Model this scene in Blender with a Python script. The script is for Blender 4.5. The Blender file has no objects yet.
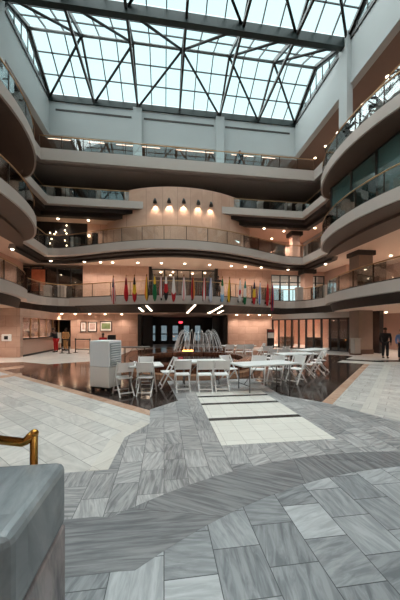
import bpy, bmesh, math, random
from mathutils import Vector, Matrix
random.seed(7)
PI = math.pi
scene = bpy.context.scene
COL = scene.collection

# ------------------------------------------------------------------ mesh builder
class MB:
    def __init__(s): s.v = []; s.f = []; s.sm = []; s.mi = []; s.m = 0
    def add(s, vs, fs, smooth=False):
        o = len(s.v); s.v += [tuple(p) for p in vs]
        for f in fs:
            s.f.append([i + o for i in f]); s.sm.append(smooth); s.mi.append(s.m)
        return s
    def box(s, x0, x1, y0, y1, z0, z1):
        return s.add([(x0,y0,z0),(x1,y0,z0),(x1,y1,z0),(x0,y1,z0),(x0,y0,z1),(x1,y0,z1),(x1,y1,z1),(x0,y1,z1)],
            [(0,3,2,1),(4,5,6,7),(0,1,5,4),(1,2,6,5),(2,3,7,6),(3,0,4,7)])
    def bar(s, a, b, w, h, up=(0,0,1)):
        a = Vector(a); b = Vector(b); d = (b - a).normalized(); u = Vector(up)
        if abs(d.dot(u)) > .99: u = Vector((0,1,0))
        x = d.cross(u).normalized(); y = x.cross(d).normalized()
        vs = []
        for p in (a, b):
            for sx, sy in ((-1,-1),(1,-1),(1,1),(-1,1)): vs.append(p + x*(sx*w/2) + y*(sy*h/2))
        return s.add(vs, [(3,2,1,0),(4,5,6,7),(0,1,5,4),(1,2,6,5),(2,3,7,6),(3,0,4,7)])
    def tube(s, pts, r, n=8, cap=True):
        pts = [Vector(p) for p in pts]; rs = r if isinstance(r, (list, tuple)) else [r]*len(pts)
        vs = []; fs = []
        t0 = (pts[1]-pts[0]).normalized()
        ref = Vector((0,0,1)) if abs(t0.z) < .9 else Vector((1,0,0))
        x = t0.cross(ref).normalized()
        for i, p in enumerate(pts):
            a = pts[max(i-1,0)]; b = pts[min(i+1,len(pts)-1)]
            t = (b-a).normalized(); x = (x - t*x.dot(t)).normalized(); y = t.cross(x)
            for k in range(n):
                q = 2*PI*k/n; vs.append(p + (x*math.cos(q)+y*math.sin(q))*rs[i])
        for i in range(len(pts)-1):
            for k in range(n):
                fs.append((i*n+k, i*n+(k+1)%n, (i+1)*n+(k+1)%n, (i+1)*n+k))
        s.add(vs, fs, True)
        if cap:
            o = len(s.v) - len(vs)
            s.f.append([o+k for k in range(n)][::-1]); s.sm.append(False); s.mi.append(s.m)
            s.f.append([o+(len(pts)-1)*n+k for k in range(n)]); s.sm.append(False); s.mi.append(s.m)
        return s
    def lathe(s, prof, n=24, c=(0,0,0), smooth=True):
        vs = []; fs = []
        for r, z in prof:
            for k in range(n):
                q = 2*PI*k/n; vs.append((c[0]+r*math.cos(q), c[1]+r*math.sin(q), c[2]+z))
        for i in range(len(prof)-1):
            for k in range(n): fs.append((i*n+k, i*n+(k+1)%n, (i+1)*n+(k+1)%n, (i+1)*n+k))
        return s.add(vs, fs, smooth)
    def ball(s, c, rx, ry, rz, n=12, m=8, lo=0.0, hi=1.0):
        vs = []; fs = []
        for i in range(m+1):
            t = PI*(lo+(hi-lo)*i/m)
            for k in range(n):
                q = 2*PI*k/n
                vs.append((c[0]+rx*math.sin(t)*math.cos(q), c[1]+ry*math.sin(t)*math.sin(q), c[2]+rz*math.cos(t)))
        for i in range(m):
            for k in range(n): fs.append((i*n+(k+1)%n, i*n+k, (i+1)*n+k, (i+1)*n+(k+1)%n))
        return s.add(vs, fs, True)
    def prism(s, poly, z0, z1):
        n = len(poly)
        vs = [(x,y,z0) for x,y in poly] + [(x,y,z1) for x,y in poly]
        fs = [list(range(n))[::-1], list(range(n,2*n))] + [(i,(i+1)%n,n+(i+1)%n,n+i) for i in range(n)]
        return s.add(vs, fs)
    def sweep(s, paths, closed=False, smooth=False):
        """paths: list of equally long polylines (3-D), joined one to the next by quads."""
        n = len(paths[0]); vs = [p for pa in paths for p in pa]; fs = []
        m = len(paths)
        for i in range(m if closed else m-1):
            j = (i+1) % m
            for k in range(n-1):
                fs.append((i*n+k, i*n+k+1, j*n+k+1, j*n+k))
        return s.add(vs, fs, smooth)
    def build(s, name, mat, parent=None, bevel=0, clean=False, solid=0):
        me = bpy.data.meshes.new(name)
        me.from_pydata([tuple(v) for v in s.v], [], s.f)
        for p, q, mi in zip(me.polygons, s.sm, s.mi): p.use_smooth = q; p.material_index = mi
        for m in (mat if isinstance(mat, (list, tuple)) else [mat]): me.materials.append(m)
        if clean:
            b = bmesh.new(); b.from_mesh(me)
            bmesh.ops.remove_doubles(b, verts=b.verts, dist=1e-4)
            bmesh.ops.recalc_face_normals(b, faces=b.faces); b.to_mesh(me); b.free()
        me.update()
        o = bpy.data.objects.new(name, me); COL.objects.link(o)
        if parent: o.parent = parent
        if bevel:
            md = o.modifiers.new('bevel', 'BEVEL'); md.width = bevel; md.segments = 3; md.limit_method = 'ANGLE'
        if solid:
            md = o.modifiers.new('solid', 'SOLIDIFY'); md.thickness = solid; md.offset = 0
        return o

def tag(o, label, cat, group=None, kind=None):
    o['label'] = label; o['category'] = cat
    if group: o['group'] = group
    if kind: o['kind'] = kind
    return o
def thing(name, label, cat, loc=(0,0,0), rz=0, group=None, kind=None):
    o = bpy.data.objects.new(name, None); COL.objects.link(o)
    o.location = loc; o.rotation_euler = (0,0,rz); o.empty_display_size = .2
    return tag(o, label, cat, group, kind)
def struct(o, label=None):
    o['kind'] = 'structure'
    if label: o['label'] = label
    return o
def copy_tree(o, parent=None):
    c = o.copy(); COL.objects.link(c)
    if parent: c.parent = parent
    for ch in list(o.children): copy_tree(ch, c)
    return c

# ------------------------------------------------------------------ materials
def nt(name):
    m = bpy.data.materials.new(name); m.use_nodes = True
    t = m.node_tree; return m, t, t.nodes['Principled BSDF']
def N(t, kind, **kw):
    n = t.nodes.new(kind)
    for k, v in kw.items():
        if k in n.inputs: n.inputs[k].default_value = v
        else: setattr(n, k, v)
    return n
def rgb(r, g, b):
    f = lambda c: ((c/255+.055)/1.055)**2.4 if c/255 > .04045 else c/255/12.92
    return (f(r), f(g), f(b), 1)
def plain(name, c, rough=.6, metal=0, vary=.12, scale=3, spec=.5, emit=None, es=0):
    m, t, b = nt(name)
    tc = N(t, 'ShaderNodeTexCoord'); no = N(t, 'ShaderNodeTexNoise', Scale=scale, Detail=4.0)
    t.links.new(tc.outputs['Object'], no.inputs['Vector'])
    mx = N(t, 'ShaderNodeMix', data_type='RGBA')
    mx.inputs['A'].default_value = [x*(1-vary) for x in c[:3]]+[1]
    mx.inputs['B'].default_value = [min(1,x*(1+vary)) for x in c[:3]]+[1]
    t.links.new(no.outputs['Fac'], mx.inputs['Factor']); t.links.new(mx.outputs['Result'], b.inputs['Base Color'])
    b.inputs['Roughness'].default_value = rough; b.inputs['Metallic'].default_value = metal
    b.inputs['Specular IOR Level'].default_value = spec
    if emit:
        b.inputs['Emission Color'].default_value = emit; b.inputs['Emission Strength'].default_value = es
    return m
def math_(t, op, a=None, b=None, va=0, vb=0):
    n = N(t, 'ShaderNodeMath', operation=op)
    if a is not None: t.links.new(a, n.inputs[0])
    else: n.inputs[0].default_value = va
    if b is not None: t.links.new(b, n.inputs[1])
    else: n.inputs[1].default_value = vb
    return n.outputs[0]
def marble(name, dark, light, bw=.45, bh=.3, mortar=.004, rot=0, rough=.25, vein=.6, tint=.5, mort=None, vscale=3.0, stretch=7, axis=None, bump=.0, off=.5):
    """tiled veined stone; tone and vein direction change from tile to tile"""
    m, t, b = nt(name)
    tc = N(t, 'ShaderNodeTexCoord')
    mp = N(t, 'ShaderNodeMapping'); mp.inputs['Rotation'].default_value = (0,0,rot)
    src = tc.outputs['Object']
    if axis == 'xz':
        sp = N(t,'ShaderNodeSeparateXYZ'); cb = N(t,'ShaderNodeCombineXYZ')
        t.links.new(src, sp.inputs[0]); t.links.new(sp.outputs['Z'], cb.inputs['Y'])
        su = math_(t,'ADD',sp.outputs['X'],math_(t,'MULTIPLY',sp.outputs['Y'],None,vb=.83))
        t.links.new(su, cb.inputs['X']); src = cb.outputs[0]
    t.links.new(src, mp.inputs['Vector'])
    br = N(t, 'ShaderNodeTexBrick', offset=off, squash=1.0)
    br.inputs['Color1'].default_value = (0,0,0,1); br.inputs['Color2'].default_value = (1,1,1,1)
    br.inputs['Scale'].default_value = 1; br.inputs['Mortar Size'].default_value = mortar
    br.inputs['Brick Width'].default_value = bw; br.inputs['Row Height'].default_value = bh
    br.inputs['Mortar'].default_value = (.5,.5,.5,1)
    t.links.new(mp.outputs[0], br.inputs['Vector'])
    r = N(t, 'ShaderNodeSeparateColor'); t.links.new(br.outputs['Color'], r.inputs[0]); rnd = r.outputs[0]
    vr = N(t, 'ShaderNodeVectorRotate', rotation_type='Z_AXIS')
    t.links.new(mp.outputs[0], vr.inputs['Vector'])
    fr = math_(t,'FRACT', math_(t,'MULTIPLY', rnd, None, vb=7.31))
    ang = math_(t,'ADD', math_(t,'MULTIPLY', math_(t,'GREATER_THAN', fr, None, vb=.62), None, vb=1.45),
                math_(t, 'MULTIPLY', math_(t,'SINE', math_(t, 'MULTIPLY', rnd, None, vb=37.0)), None, vb=.3))
    t.links.new(ang, vr.inputs['Angle'])
    ad = N(t, 'ShaderNodeVectorMath', operation='ADD')
    cx = N(t, 'ShaderNodeCombineXYZ'); t.links.new(math_(t,'MULTIPLY',rnd,None,vb=19.0), cx.inputs[0]); t.links.new(math_(t,'MULTIPLY',rnd,None,vb=53.0), cx.inputs[1])
    t.links.new(vr.outputs[0], ad.inputs[0]); t.links.new(cx.outputs[0], ad.inputs[1])
    sc = N(t, 'ShaderNodeMapping'); sc.inputs['Scale'].default_value = (1, stretch, 1)
    t.links.new(ad.outputs[0], sc.inputs['Vector'])
    n1 = N(t, 'ShaderNodeTexNoise', Scale=vscale, Detail=6.0, Roughness=.62, Distortion=.6)
    t.links.new(sc.outputs[0], n1.inputs['Vector'])
    cr = N(t, 'ShaderNodeValToRGB'); cr.color_ramp.elements[0].position = .38; cr.color_ramp.elements[1].position = .62
    t.links.new(n1.outputs['Fac'], cr.inputs[0])
    v = math_(t,'ADD', math_(t,'MULTIPLY', cr.outputs[0], None, vb=vein), math_(t,'MULTIPLY', rnd, None, vb=tint))
    v = math_(t,'DIVIDE', v, None, vb=max(vein+tint,1e-3))
    mx = N(t, 'ShaderNodeMix', data_type='RGBA'); mx.inputs['A'].default_value = dark; mx.inputs['B'].default_value = light
    t.links.new(v, mx.inputs['Factor'])
    m2 = N(t, 'ShaderNodeMix', data_type='RGBA'); m2.inputs['B'].default_value = mort or [c*.55 for c in dark[:3]]+[1]
    t.links.new(br.outputs['Fac'], m2.inputs['Factor']); t.links.new(mx.outputs['Result'], m2.inputs['A'])
    t.links.new(m2.outputs['Result'], b.inputs['Base Color'])
    b.inputs['Roughness'].default_value = rough
    return m
def glassy(name, tint=(.9,.95,.95,1), refl=.08, rough=.02):
    m = bpy.data.materials.new(name); m.use_nodes = True; t = m.node_tree; t.nodes.clear()
    o = N(t,'ShaderNodeOutputMaterial'); mx = N(t,'ShaderNodeMixShader'); tr = N(t,'ShaderNodeBsdfTransparent'); gl = N(t,'ShaderNodeBsdfGlossy')
    tr.inputs['Color'].default_value = tint; gl.inputs['Roughness'].default_value = rough
    fr = N(t,'ShaderNodeFresnel', IOR=1.45)
    t.links.new(math_(t,'ADD', math_(t,'MULTIPLY', fr.outputs[0], None, vb=.8), None, vb=refl), mx.inputs[0])
    t.links.new(tr.outputs[0], mx.inputs[1]); t.links.new(gl.outputs[0], mx.inputs[2]); t.links.new(mx.outputs[0], o.inputs[0])
    return m
def pane_clear(name, tint, refl):
    m = bpy.data.materials.new(name); m.use_nodes = True; t = m.node_tree; t.nodes.clear()
    o = N(t,'ShaderNodeOutputMaterial'); mx = N(t,'ShaderNodeMixShader'); tr = N(t,'ShaderNodeBsdfTransparent'); gl = N(t,'ShaderNodeBsdfGlossy')
    tr.inputs['Color'].default_value = tint; gl.inputs['Roughness'].default_value = .3; mx.inputs[0].default_value = refl
    t.links.new(tr.outputs[0], mx.inputs[1]); t.links.new(gl.outputs[0], mx.inputs[2]); t.links.new(mx.outputs[0], o.inputs[0]); return m
def emis(name, c, s):
    m = bpy.data.materials.new(name); m.use_nodes = True; t = m.node_tree; t.nodes.clear()
    o = N(t,'ShaderNodeOutputMaterial'); e = N(t,'ShaderNodeEmission'); e.inputs[0].default_value = c; e.inputs[1].default_value = s
    t.links.new(e.outputs[0], o.inputs[0]); return m

M = {}
M['upper'] = plain('pale grey plaster', rgb(176,180,180), .8, vary=.03, scale=.6)
M['fascia'] = plain('light grey fascia', rgb(186,175,167), .7, vary=.04, scale=1.2)
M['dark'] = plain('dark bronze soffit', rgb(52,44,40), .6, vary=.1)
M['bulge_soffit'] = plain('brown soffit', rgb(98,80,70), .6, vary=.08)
M['grey_soffit'] = plain('taupe grey soffit', rgb(160,148,140), .75, vary=.05)
M['cream'] = plain('cream ceiling', rgb(226,200,182), .8, vary=.03)
M['pink'] = marble('pink stone wall', rgb(182,146,128), rgb(208,174,156), 1.2, .6, .006, rough=.55, vein=.5, tint=.6, vscale=1.0, stretch=1.5, axis='xz', mort=rgb(150,110,92))
M['drum'] = marble('rose stone drum', rgb(190,150,128), rgb(212,174,150), 1.0, 3.2, .012, rough=.6, vein=.5, tint=.5, vscale=.9, stretch=1.2, axis='xz', mort=rgb(165,128,110))
M['pinkpaint'] = plain('rose paint', rgb(204,166,148), .7, vary=.05, scale=.8)
M['shop'] = plain('dark shopfront', rgb(34,30,29), .35, vary=.3, scale=1.5)
M['brownwall'] = plain('brown interior', rgb(92,66,52), .6, vary=.2, scale=1)
M['steel'] = plain('dark painted steel', rgb(46,43,42), .5, vary=.1)
M['green_steel'] = plain('dark green painted steel', rgb(16,34,32), .5, vary=.1)
M['mullion'] = plain('mullion', rgb(48,44,42), .5, vary=.1)
M['sky_glass'] = pane_clear('skylight glass', (.88,.935,.94,1), .02)
M['glass'] = glassy('clear balustrade glass', (.95,.975,.97,1), .05)
M['shop_glass'] = glassy('shop glass', (.88,.9,.9,1), .06)
M['door_glass'] = glassy('tinted entrance glass', (.4,.42,.44,1), .08)
M['teal_glass'] = glassy('tinted window wall glass', (.8,.92,.92,1), .2)
_t = M['teal_glass'].node_tree; _o = [n for n in _t.nodes if n.type == 'OUTPUT_MATERIAL'][0]; _src = _o.inputs[0].links[0].from_socket
_d = N(_t,'ShaderNodeBsdfDiffuse'); _d.inputs[0].default_value = rgb(120,160,160); _m = N(_t,'ShaderNodeMixShader'); _m.inputs[0].default_value = .4  # diffuse teal stands in for bright sky reflected in the tinted glass
_t.links.new(_src,_m.inputs[1]); _t.links.new(_d.outputs[0],_m.inputs[2]); _t.links.new(_m.outputs[0],_o.inputs[0])
M['brass'] = plain('polished brass', rgb(190,140,70), .22, 1, vary=.1)
M['brassrail'] = plain('brass rail', rgb(176,140,100), .35, .8, vary=.1)
M['bronze'] = plain('dark bronze metal', rgb(60,48,40), .4, .6, vary=.1)
M['white_plastic'] = plain('white moulded plastic', rgb(242,240,238), .45, vary=.03)
M['white_metal'] = plain('white painted metal', rgb(236,234,232), .4, vary=.03)
M['grey_metal'] = plain('grey metal', rgb(120,118,116), .4, .5, vary=.05)
M['table'] = plain('pale table laminate', rgb(226,226,224), .5, vary=.03)
M['black'] = plain('black plastic', rgb(22,21,21), .45, vary=.1)
M['ac_blue'] = plain('pale blue grey casing', rgb(226,226,228), .5, vary=.03)
M['ac_beige'] = plain('pale beige casing', rgb(226,218,212), .5, vary=.03)
M['louver'] = plain('grey louvre', rgb(160,168,170), .5, vary=.05)
M['stone_brown'] = marble('polished brown granite', rgb(70,40,30), rgb(132,84,62), .9, .4, .006, rough=.18, vein=.7, tint=.3, vscale=6, stretch=1.2)
M['stone_tan'] = marble('tan granite', rgb(150,108,84), rgb(196,152,122), .9, .5, .006, rough=.25, vein=.6, tint=.4, vscale=5, stretch=1.2)
M['water'] = glassy('fountain water', (.62,.6,.56,1), .12, .08)
M['spray'] = pane_clear('white water jet', (1,1,1,1), .3)
_t = M['spray'].node_tree; _d = N(_t,'ShaderNodeBsdfDiffuse'); _d.inputs[0].default_value = (.95,.95,.95,1)
_mx = [n for n in _t.nodes if n.type == 'MIX_SHADER'][0]; _mx.inputs[0].default_value = .33; _t.links.new(_d.outputs[0], _mx.inputs[2])
M['amber'] = emis('amber lamp', (1,.35,.08,1), 5)
M['lamp'] = emis('warm lamp', (1,.74,.5,1), 10)
M['bulb'] = emis('small warm bulb', (1,.72,.45,1), 9)
M['tube'] = emis('soffit strip light', (1,.78,.58,1), 5)
M['cove'] = emis('warm cove light', (1,.66,.48,1), 3)
M['office'] = emis('added cool light', (.8,1,1,1), 26)  # glow of the lights added behind the teal panes
M['exit'] = emis('red exit lamp', (1,.05,.08,1), 2.2)
M['skin'] = plain('skin', rgb(176,124,98), .6, vary=.05)
M['skin_dark'] = plain('darker skin', rgb(104,70,54), .6, vary=.05)
M['hair'] = plain('dark hair', rgb(28,22,20), .6, vary=.2)
M['suit'] = plain('black suit cloth', rgb(22,22,26), .85, vary=.15)
M['blueshirt'] = plain('blue shirt', rgb(110,138,190), .8, vary=.08)
M['redcloth'] = plain('red cloth', rgb(190,26,28), .8, vary=.1)
M['tancloth'] = plain('tan cloth', rgb(190,140,88), .8, vary=.1)
M['denim'] = plain('dark trousers', rgb(34,34,42), .85, vary=.1)
M['wood'] = plain('brown wood', rgb(120,76,50), .5, vary=.25, scale=6)
M['paper'] = plain('white paper', rgb(228,222,216), .8, vary=.04)
M['picgrey'] = plain('grey photograph print', rgb(186,160,150), .6, vary=.35, scale=5)
M['picgreen'] = plain('green landscape print', rgb(120,138,92), .6, vary=.5, scale=4)
M['posterred'] = plain('orange red poster', rgb(196,110,76), .6, vary=.4, scale=3)
M['belt'] = plain('black webbing', rgb(30,26,26), .8, vary=.1)
M['pier'] = plain('pale grey stone pier', rgb(168,158,150), .6, vary=.08, scale=5)
M['column_stone'] = plain('grey brown column stone', rgb(140,120,108), .5, vary=.12, scale=4)
# floor stones
M['fl_white'] = marble('white grey marble tiles', rgb(186,182,178), rgb(226,221,215), .6, .3, .004, rot=PI/4, rough=.22, vein=.5, tint=.6, vscale=2.2, stretch=4, mort=rgb(150,146,142))
M['fl_cream'] = marble('cream marble band', rgb(206,200,192), rgb(222,216,208), .6, .6, .003, rot=PI/4, rough=.25, vein=.4, tint=.4, mort=rgb(182,174,166))
M['fl_salmon'] = marble('salmon marble border', rgb(176,134,110), rgb(212,180,158), .5, .5, .004, rot=PI/4, rough=.25, vein=.7, tint=.6, vscale=6, stretch=2)
M['fl_dark'] = marble('polished dark brown granite', rgb(36,29,27), rgb(60,48,44), .9, .9, .003, rot=PI/4, rough=.1, vein=.5, tint=.3, vscale=18, stretch=1)
M['fl_brown'] = marble('polished red brown granite', rgb(84,56,44), rgb(120,84,68), .9, .9, .003, rot=PI/4, rough=.12, vein=.5, tint=.3, vscale=18, stretch=1)
M['fl_grey'] = marble('grey veined marble tiles', rgb(104,105,108), rgb(196,194,193), .46, .27, .0035, rot=PI/2, rough=.28, vein=.65, tint=.5, vscale=3.2, stretch=8, mort=rgb(98,98,100))
M['fl_fore'] = marble('large grey veined marble tiles', rgb(100,103,107), rgb(190,192,194), .40, .37, .0035, rot=PI/2, rough=.28, vein=.45, tint=.75, vscale=3.4, stretch=6, mort=rgb(64,65,68))
M['fl_arc'] = marble('dark grey veined marble band', rgb(96,97,101), rgb(142,142,143), 1.6, 1.2, .003, rot=.25, rough=.3, vein=1.0, tint=.15, vscale=2.0, stretch=14, mort=rgb(84,84,86))
M['fl_carpetwhite'] = marble('cream white floor tiles', rgb(222,217,208), rgb(234,230,222), .3, .3, .004, rough=.35, vein=.3, tint=.4, mort=rgb(190,184,176), off=0.0)
M['fl_stripe'] = plain('black granite strip', rgb(34,33,34), .25, vary=.15, scale=20)
M['plinth'] = marble('polished grey plinth marble', rgb(116,123,128), rgb(152,158,161), 9, 9, .0, rough=.2, vein=.8, tint=.0, vscale=1.6, stretch=3)
M['plinth_side'] = marble('veined plinth marble', rgb(108,102,104), rgb(164,152,150), 9, 9, .0, rough=.25, vein=.9, tint=.0, vscale=2.0, stretch=4, axis='xz')

# ------------------------------------------------------------------ camera
cam = bpy.data.cameras.new('camera'); co = bpy.data.objects.new('camera', cam); COL.objects.link(co)
YAW = math.radians(7.68)
co.location = (0,0,1.7); co.rotation_euler = (PI/2, 0, -YAW)
cam.sensor_fit = 'VERTICAL'; cam.sensor_height = 24; cam.sensor_width = 16
cam.lens = 267/600*24; cam.shift_y = 28/600; cam.clip_start = .05; cam.clip_end = 300
scene.camera = co
def px2X(x, Y):      # plan X of a picture column at depth Y
    return Y*math.tan(math.atan((x-200)/267)+YAW)

def fpt(x, y):           # floor point of a picture position
    zc = 1.7*267/(y-328); xc = (x-200)*zc/267
    return (xc*math.cos(YAW)+zc*math.sin(YAW), -xc*math.sin(YAW)+zc*math.cos(YAW))
# ------------------------------------------------------------------ floor
XW0, XW1, YW0, YW1 = -15.0, 18.0, -6.0, 30.0
def floor_piece(poly, mat, k, label=None):
    o = MB().prism(poly, -.04 + .0 if k == 0 else -.005, .0015*k).build('floor', mat)
    return struct(o, label)
b = MB().box(XW0-3, XW1+3, YW0, YW1+8, -.2, 0); struct(b.build('floor', M['fl_white']), 'pale grey marble tiled atrium floor')
CXD, CYD, RD = 1.6, 14.0, 10.3
def diamond(r, cx=CXD, cy=CYD): return [(cx, cy-r), (cx+r, cy), (cx, cy+r), (cx-r, cy)]
floor_piece(diamond(RD+1.45), M['fl_cream'], 1, 'cream marble band around the dark granite diamond')
floor_piece(diamond(RD+1.1), M['fl_white'], 2)
floor_piece(diamond(RD+.32), M['fl_salmon'], 3, 'salmon marble border of the dark granite')
floor_piece(diamond(RD), M['fl_dark'], 4, 'polished dark granite floor around the fountain')
# red brown granite court further back inside the diamond
floor_piece([(-8.3,13.9),(-2.6,8.2),(-1.6,9.6),(1.0,8.3),(4.3,9.4),(4.6,14.0),(3.0,18.5),(1.6,23.8)], M['fl_brown'], 5, 'red brown granite court around the fountain')
# cream hall floor behind
floor_piece([fpt(*c) for c in ((0,363),(23,362.2),(49,364.5),(91,361.5),(120,355.5))] + [(-2.4,20.4),(-2.4,22.98),(-8.6,22.98),(-12,18)], M['fl_cream'], 6, 'cream floor of the teller hall')
floor_piece([(8.5,12.2),(10.0,11.0),(17.9,11.0),(17.9,20.5),(13.0,16.6),(11.0,14.4)], M['fl_cream'], 6)
for q in ([(0,368),(24,365.5),(24,367.5),(0,371)],[(0,376),(22,373),(22,375),(0,378.5)]):  # two thin salmon strips at the left of the court
    floor_piece([fpt(*c) for c in q][::-1], M['fl_salmon'], 6, 'salmon strip across the red brown granite')
floor_piece([(9.0,13.1),(10.6,11.9),(17.9,11.9),(17.9,12.5),(10.9,12.5),(9.5,13.6)], M['fl_stripe'], 7)
grey = [(XW0,3.3),(-.66,3.3),(-.6,4.24),(-.25,4.8),(-.29,5.62),(.32,6.23),(.1,8.6),(2.95,8.6),(2.92,6.4),(3.55,5.68),(3.62,5.6),(4.2,4.3),(4.0,3.3),(XW1,3.3),(XW1,YW0),(XW0,YW0)]
floor_piece(grey[::-1], M['fl_grey'], 7, 'grey veined marble walkway')
for y0, y1 in ((3.76,4.78),(4.92,5.78),(5.92,6.42),(6.55,6.95)):
    floor_piece([(.82,y0),(2.6,y0),(2.6,y1),(.82,y1)], M['fl_carpetwhite'], 8, 'cream white tiled panel in the walkway')
for y0, y1 in ((4.78,4.92),(5.78,5.92),(6.42,6.55)):
    floor_piece([(.82,y0),(2.6,y0),(2.6,y1),(.82,y1)], M['fl_stripe'], 9, 'black granite strip between cream panels')
# thin cream edging along the left white field
floor_piece([(-.66,3.3),(-.6,4.24),(-.25,4.8),(-.42,4.95),(-.8,4.3),(-.88,3.3)], M['fl_cream'], 9)
# curved band
def arc(cx, cy, R, x0, x1, n=40):
    return [(x0+(x1-x0)*i/n, cy+math.sqrt(R*R-(x0+(x1-x0)*i/n-cx)**2)) for i in range(n+1)]
oa = [(XW0,2.5),(-.6,2.49)] + arc(2.4,-1.97,5.28,-.47,5.5)
ia = [(XW0,1.88),(-.3,1.91)] + arc(2.9,-2.42,5.32,-.2,5.9)
struct(MB().sweep([[(x,y,.0015*9) for x,y in oa],[(x,y,.0015*9) for x,y in ia]]).build('floor', M['fl_arc']) if False else
       MB().prism(oa + ia[::-1], -.005, .0015*9).build('floor', M['fl_arc']), 'darker grey curved marble band')
fore = ia + [(5.9, YW0), (XW0, YW0)]
floor_piece(fore[::-1], M['fl_fore'], 8, 'large grey marble tiles of the foreground')

# ------------------------------------------------------------------ balcony slabs
Z = {2:3.9, 3:7.6, 4:11.45, 5:14.95}
CEIL = {2:2.85, 3:6.75, 4:10.35, 5:13.9}
XL, XR, YB = -8.5, 11.5, 21.0
HC, YC = 5.2, 12.5
def bump(y, d):
    t = (y-YC)/HC
    return d*max(0, 1-t*t)**.7 if abs(t) < 1 else 0
def bow(x, d):
    t = (x-1.3)/9.2
    return d*max(0,(1-t*t))**1.5 if abs(t) < 1 else 0
def edge(level):
    """list of (x, y, tag) from front left, along the back, to front right"""
    xl, xr = (XL, XR) if level < 5 else (-9.0, 12.5)
    d = {2:1.3, 3:2.2, 4:2.2, 5:0}[level]; bd = {2:3.0, 3:3.1, 4:0, 5:0}[level]
    P = []
    ys = [YW0, 2, 6.9] + [YC-HC*math.cos(PI*i/32) for i in range(33)] + [18.3, 19.5]
    fil = 1.6 if level == 2 else .0
    for y in ys: P.append((xl+bump(y,d), y, 'L'))
    if fil:
        for i in range(1,7):
            a = PI/2*i/6; P.append((xl+fil-fil*math.cos(a), YB-fil+fil*math.sin(a), 'L' if i < 4 else 'B'))
    else:
        P.append((xl, YB, 'L')); P.append((xl, YB, 'CL')); P.append((xl, YB, 'B'))
    if bd:
        n = 48; x0, x1 = xl+max(fil,.4), xr-max(fil,.4)
        for i in range(n+1):
            x = x0+(x1-x0)*i/n; P.append((x, YB-bow(x,bd), 'B'))
    else:
        for i in range(1,24): P.append((xl+(xr-xl)*i/24, YB, 'B'))
    R = []
    for y in ys: R.append((xr-bump(y,d), y, 'R'))
    if fil:
        for i in range(1,7):
            a = PI/2*i/6; R.append((xr-fil+fil*math.cos(a), YB-fil+fil*math.sin(a), 'R' if i < 4 else 'B'))
    else:
        R.append((xr, YB, 'R')); R.append((xr, YB, 'CR')); R.append((xr, YB, 'B'))
    return P + R[::-1]
def offset(P, d):
    out = []
    n = len(P)
    for i in range(n):
        a = i-1
        while a >= 0 and math.dist(P[a][:2],P[i][:2]) < 1e-5: a -= 1
        c = i+1
        while c < n and math.dist(P[c][:2],P[i][:2]) < 1e-5: c += 1
        ds = []
        if a >= 0: ds.append((Vector(P[i][:2])-Vector(P[a][:2])).normalized())
        if c < n: ds.append((Vector(P[c][:2])-Vector(P[i][:2])).normalized())
        ns = [Vector((-q.y, q.x)) for q in ds]
        nn = sum(ns, Vector((0,0))).normalized()
        k = d/max(.45, nn.dot(ns[0]))
        out.append((P[i][0]+nn.x*k, P[i][1]+nn.y*k, P[i][2]))
    return out
def far(P):
    r = []
    for x, y, tg in P:
        r.append({'L':(XW0,y),'CL':(XW0,YW1),'B':(x,YW1),'R':(XW1,y),'CR':(XW1,YW1)}[tg])
    return r
def lift(P, z): return [(p[0],p[1],z) for p in P]
EDGE = {k: edge(k) for k in (2,3,4,5)}
def lifts(P, zs): return [(p[0],p[1],q) for p, q in zip(P, zs)]
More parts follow.
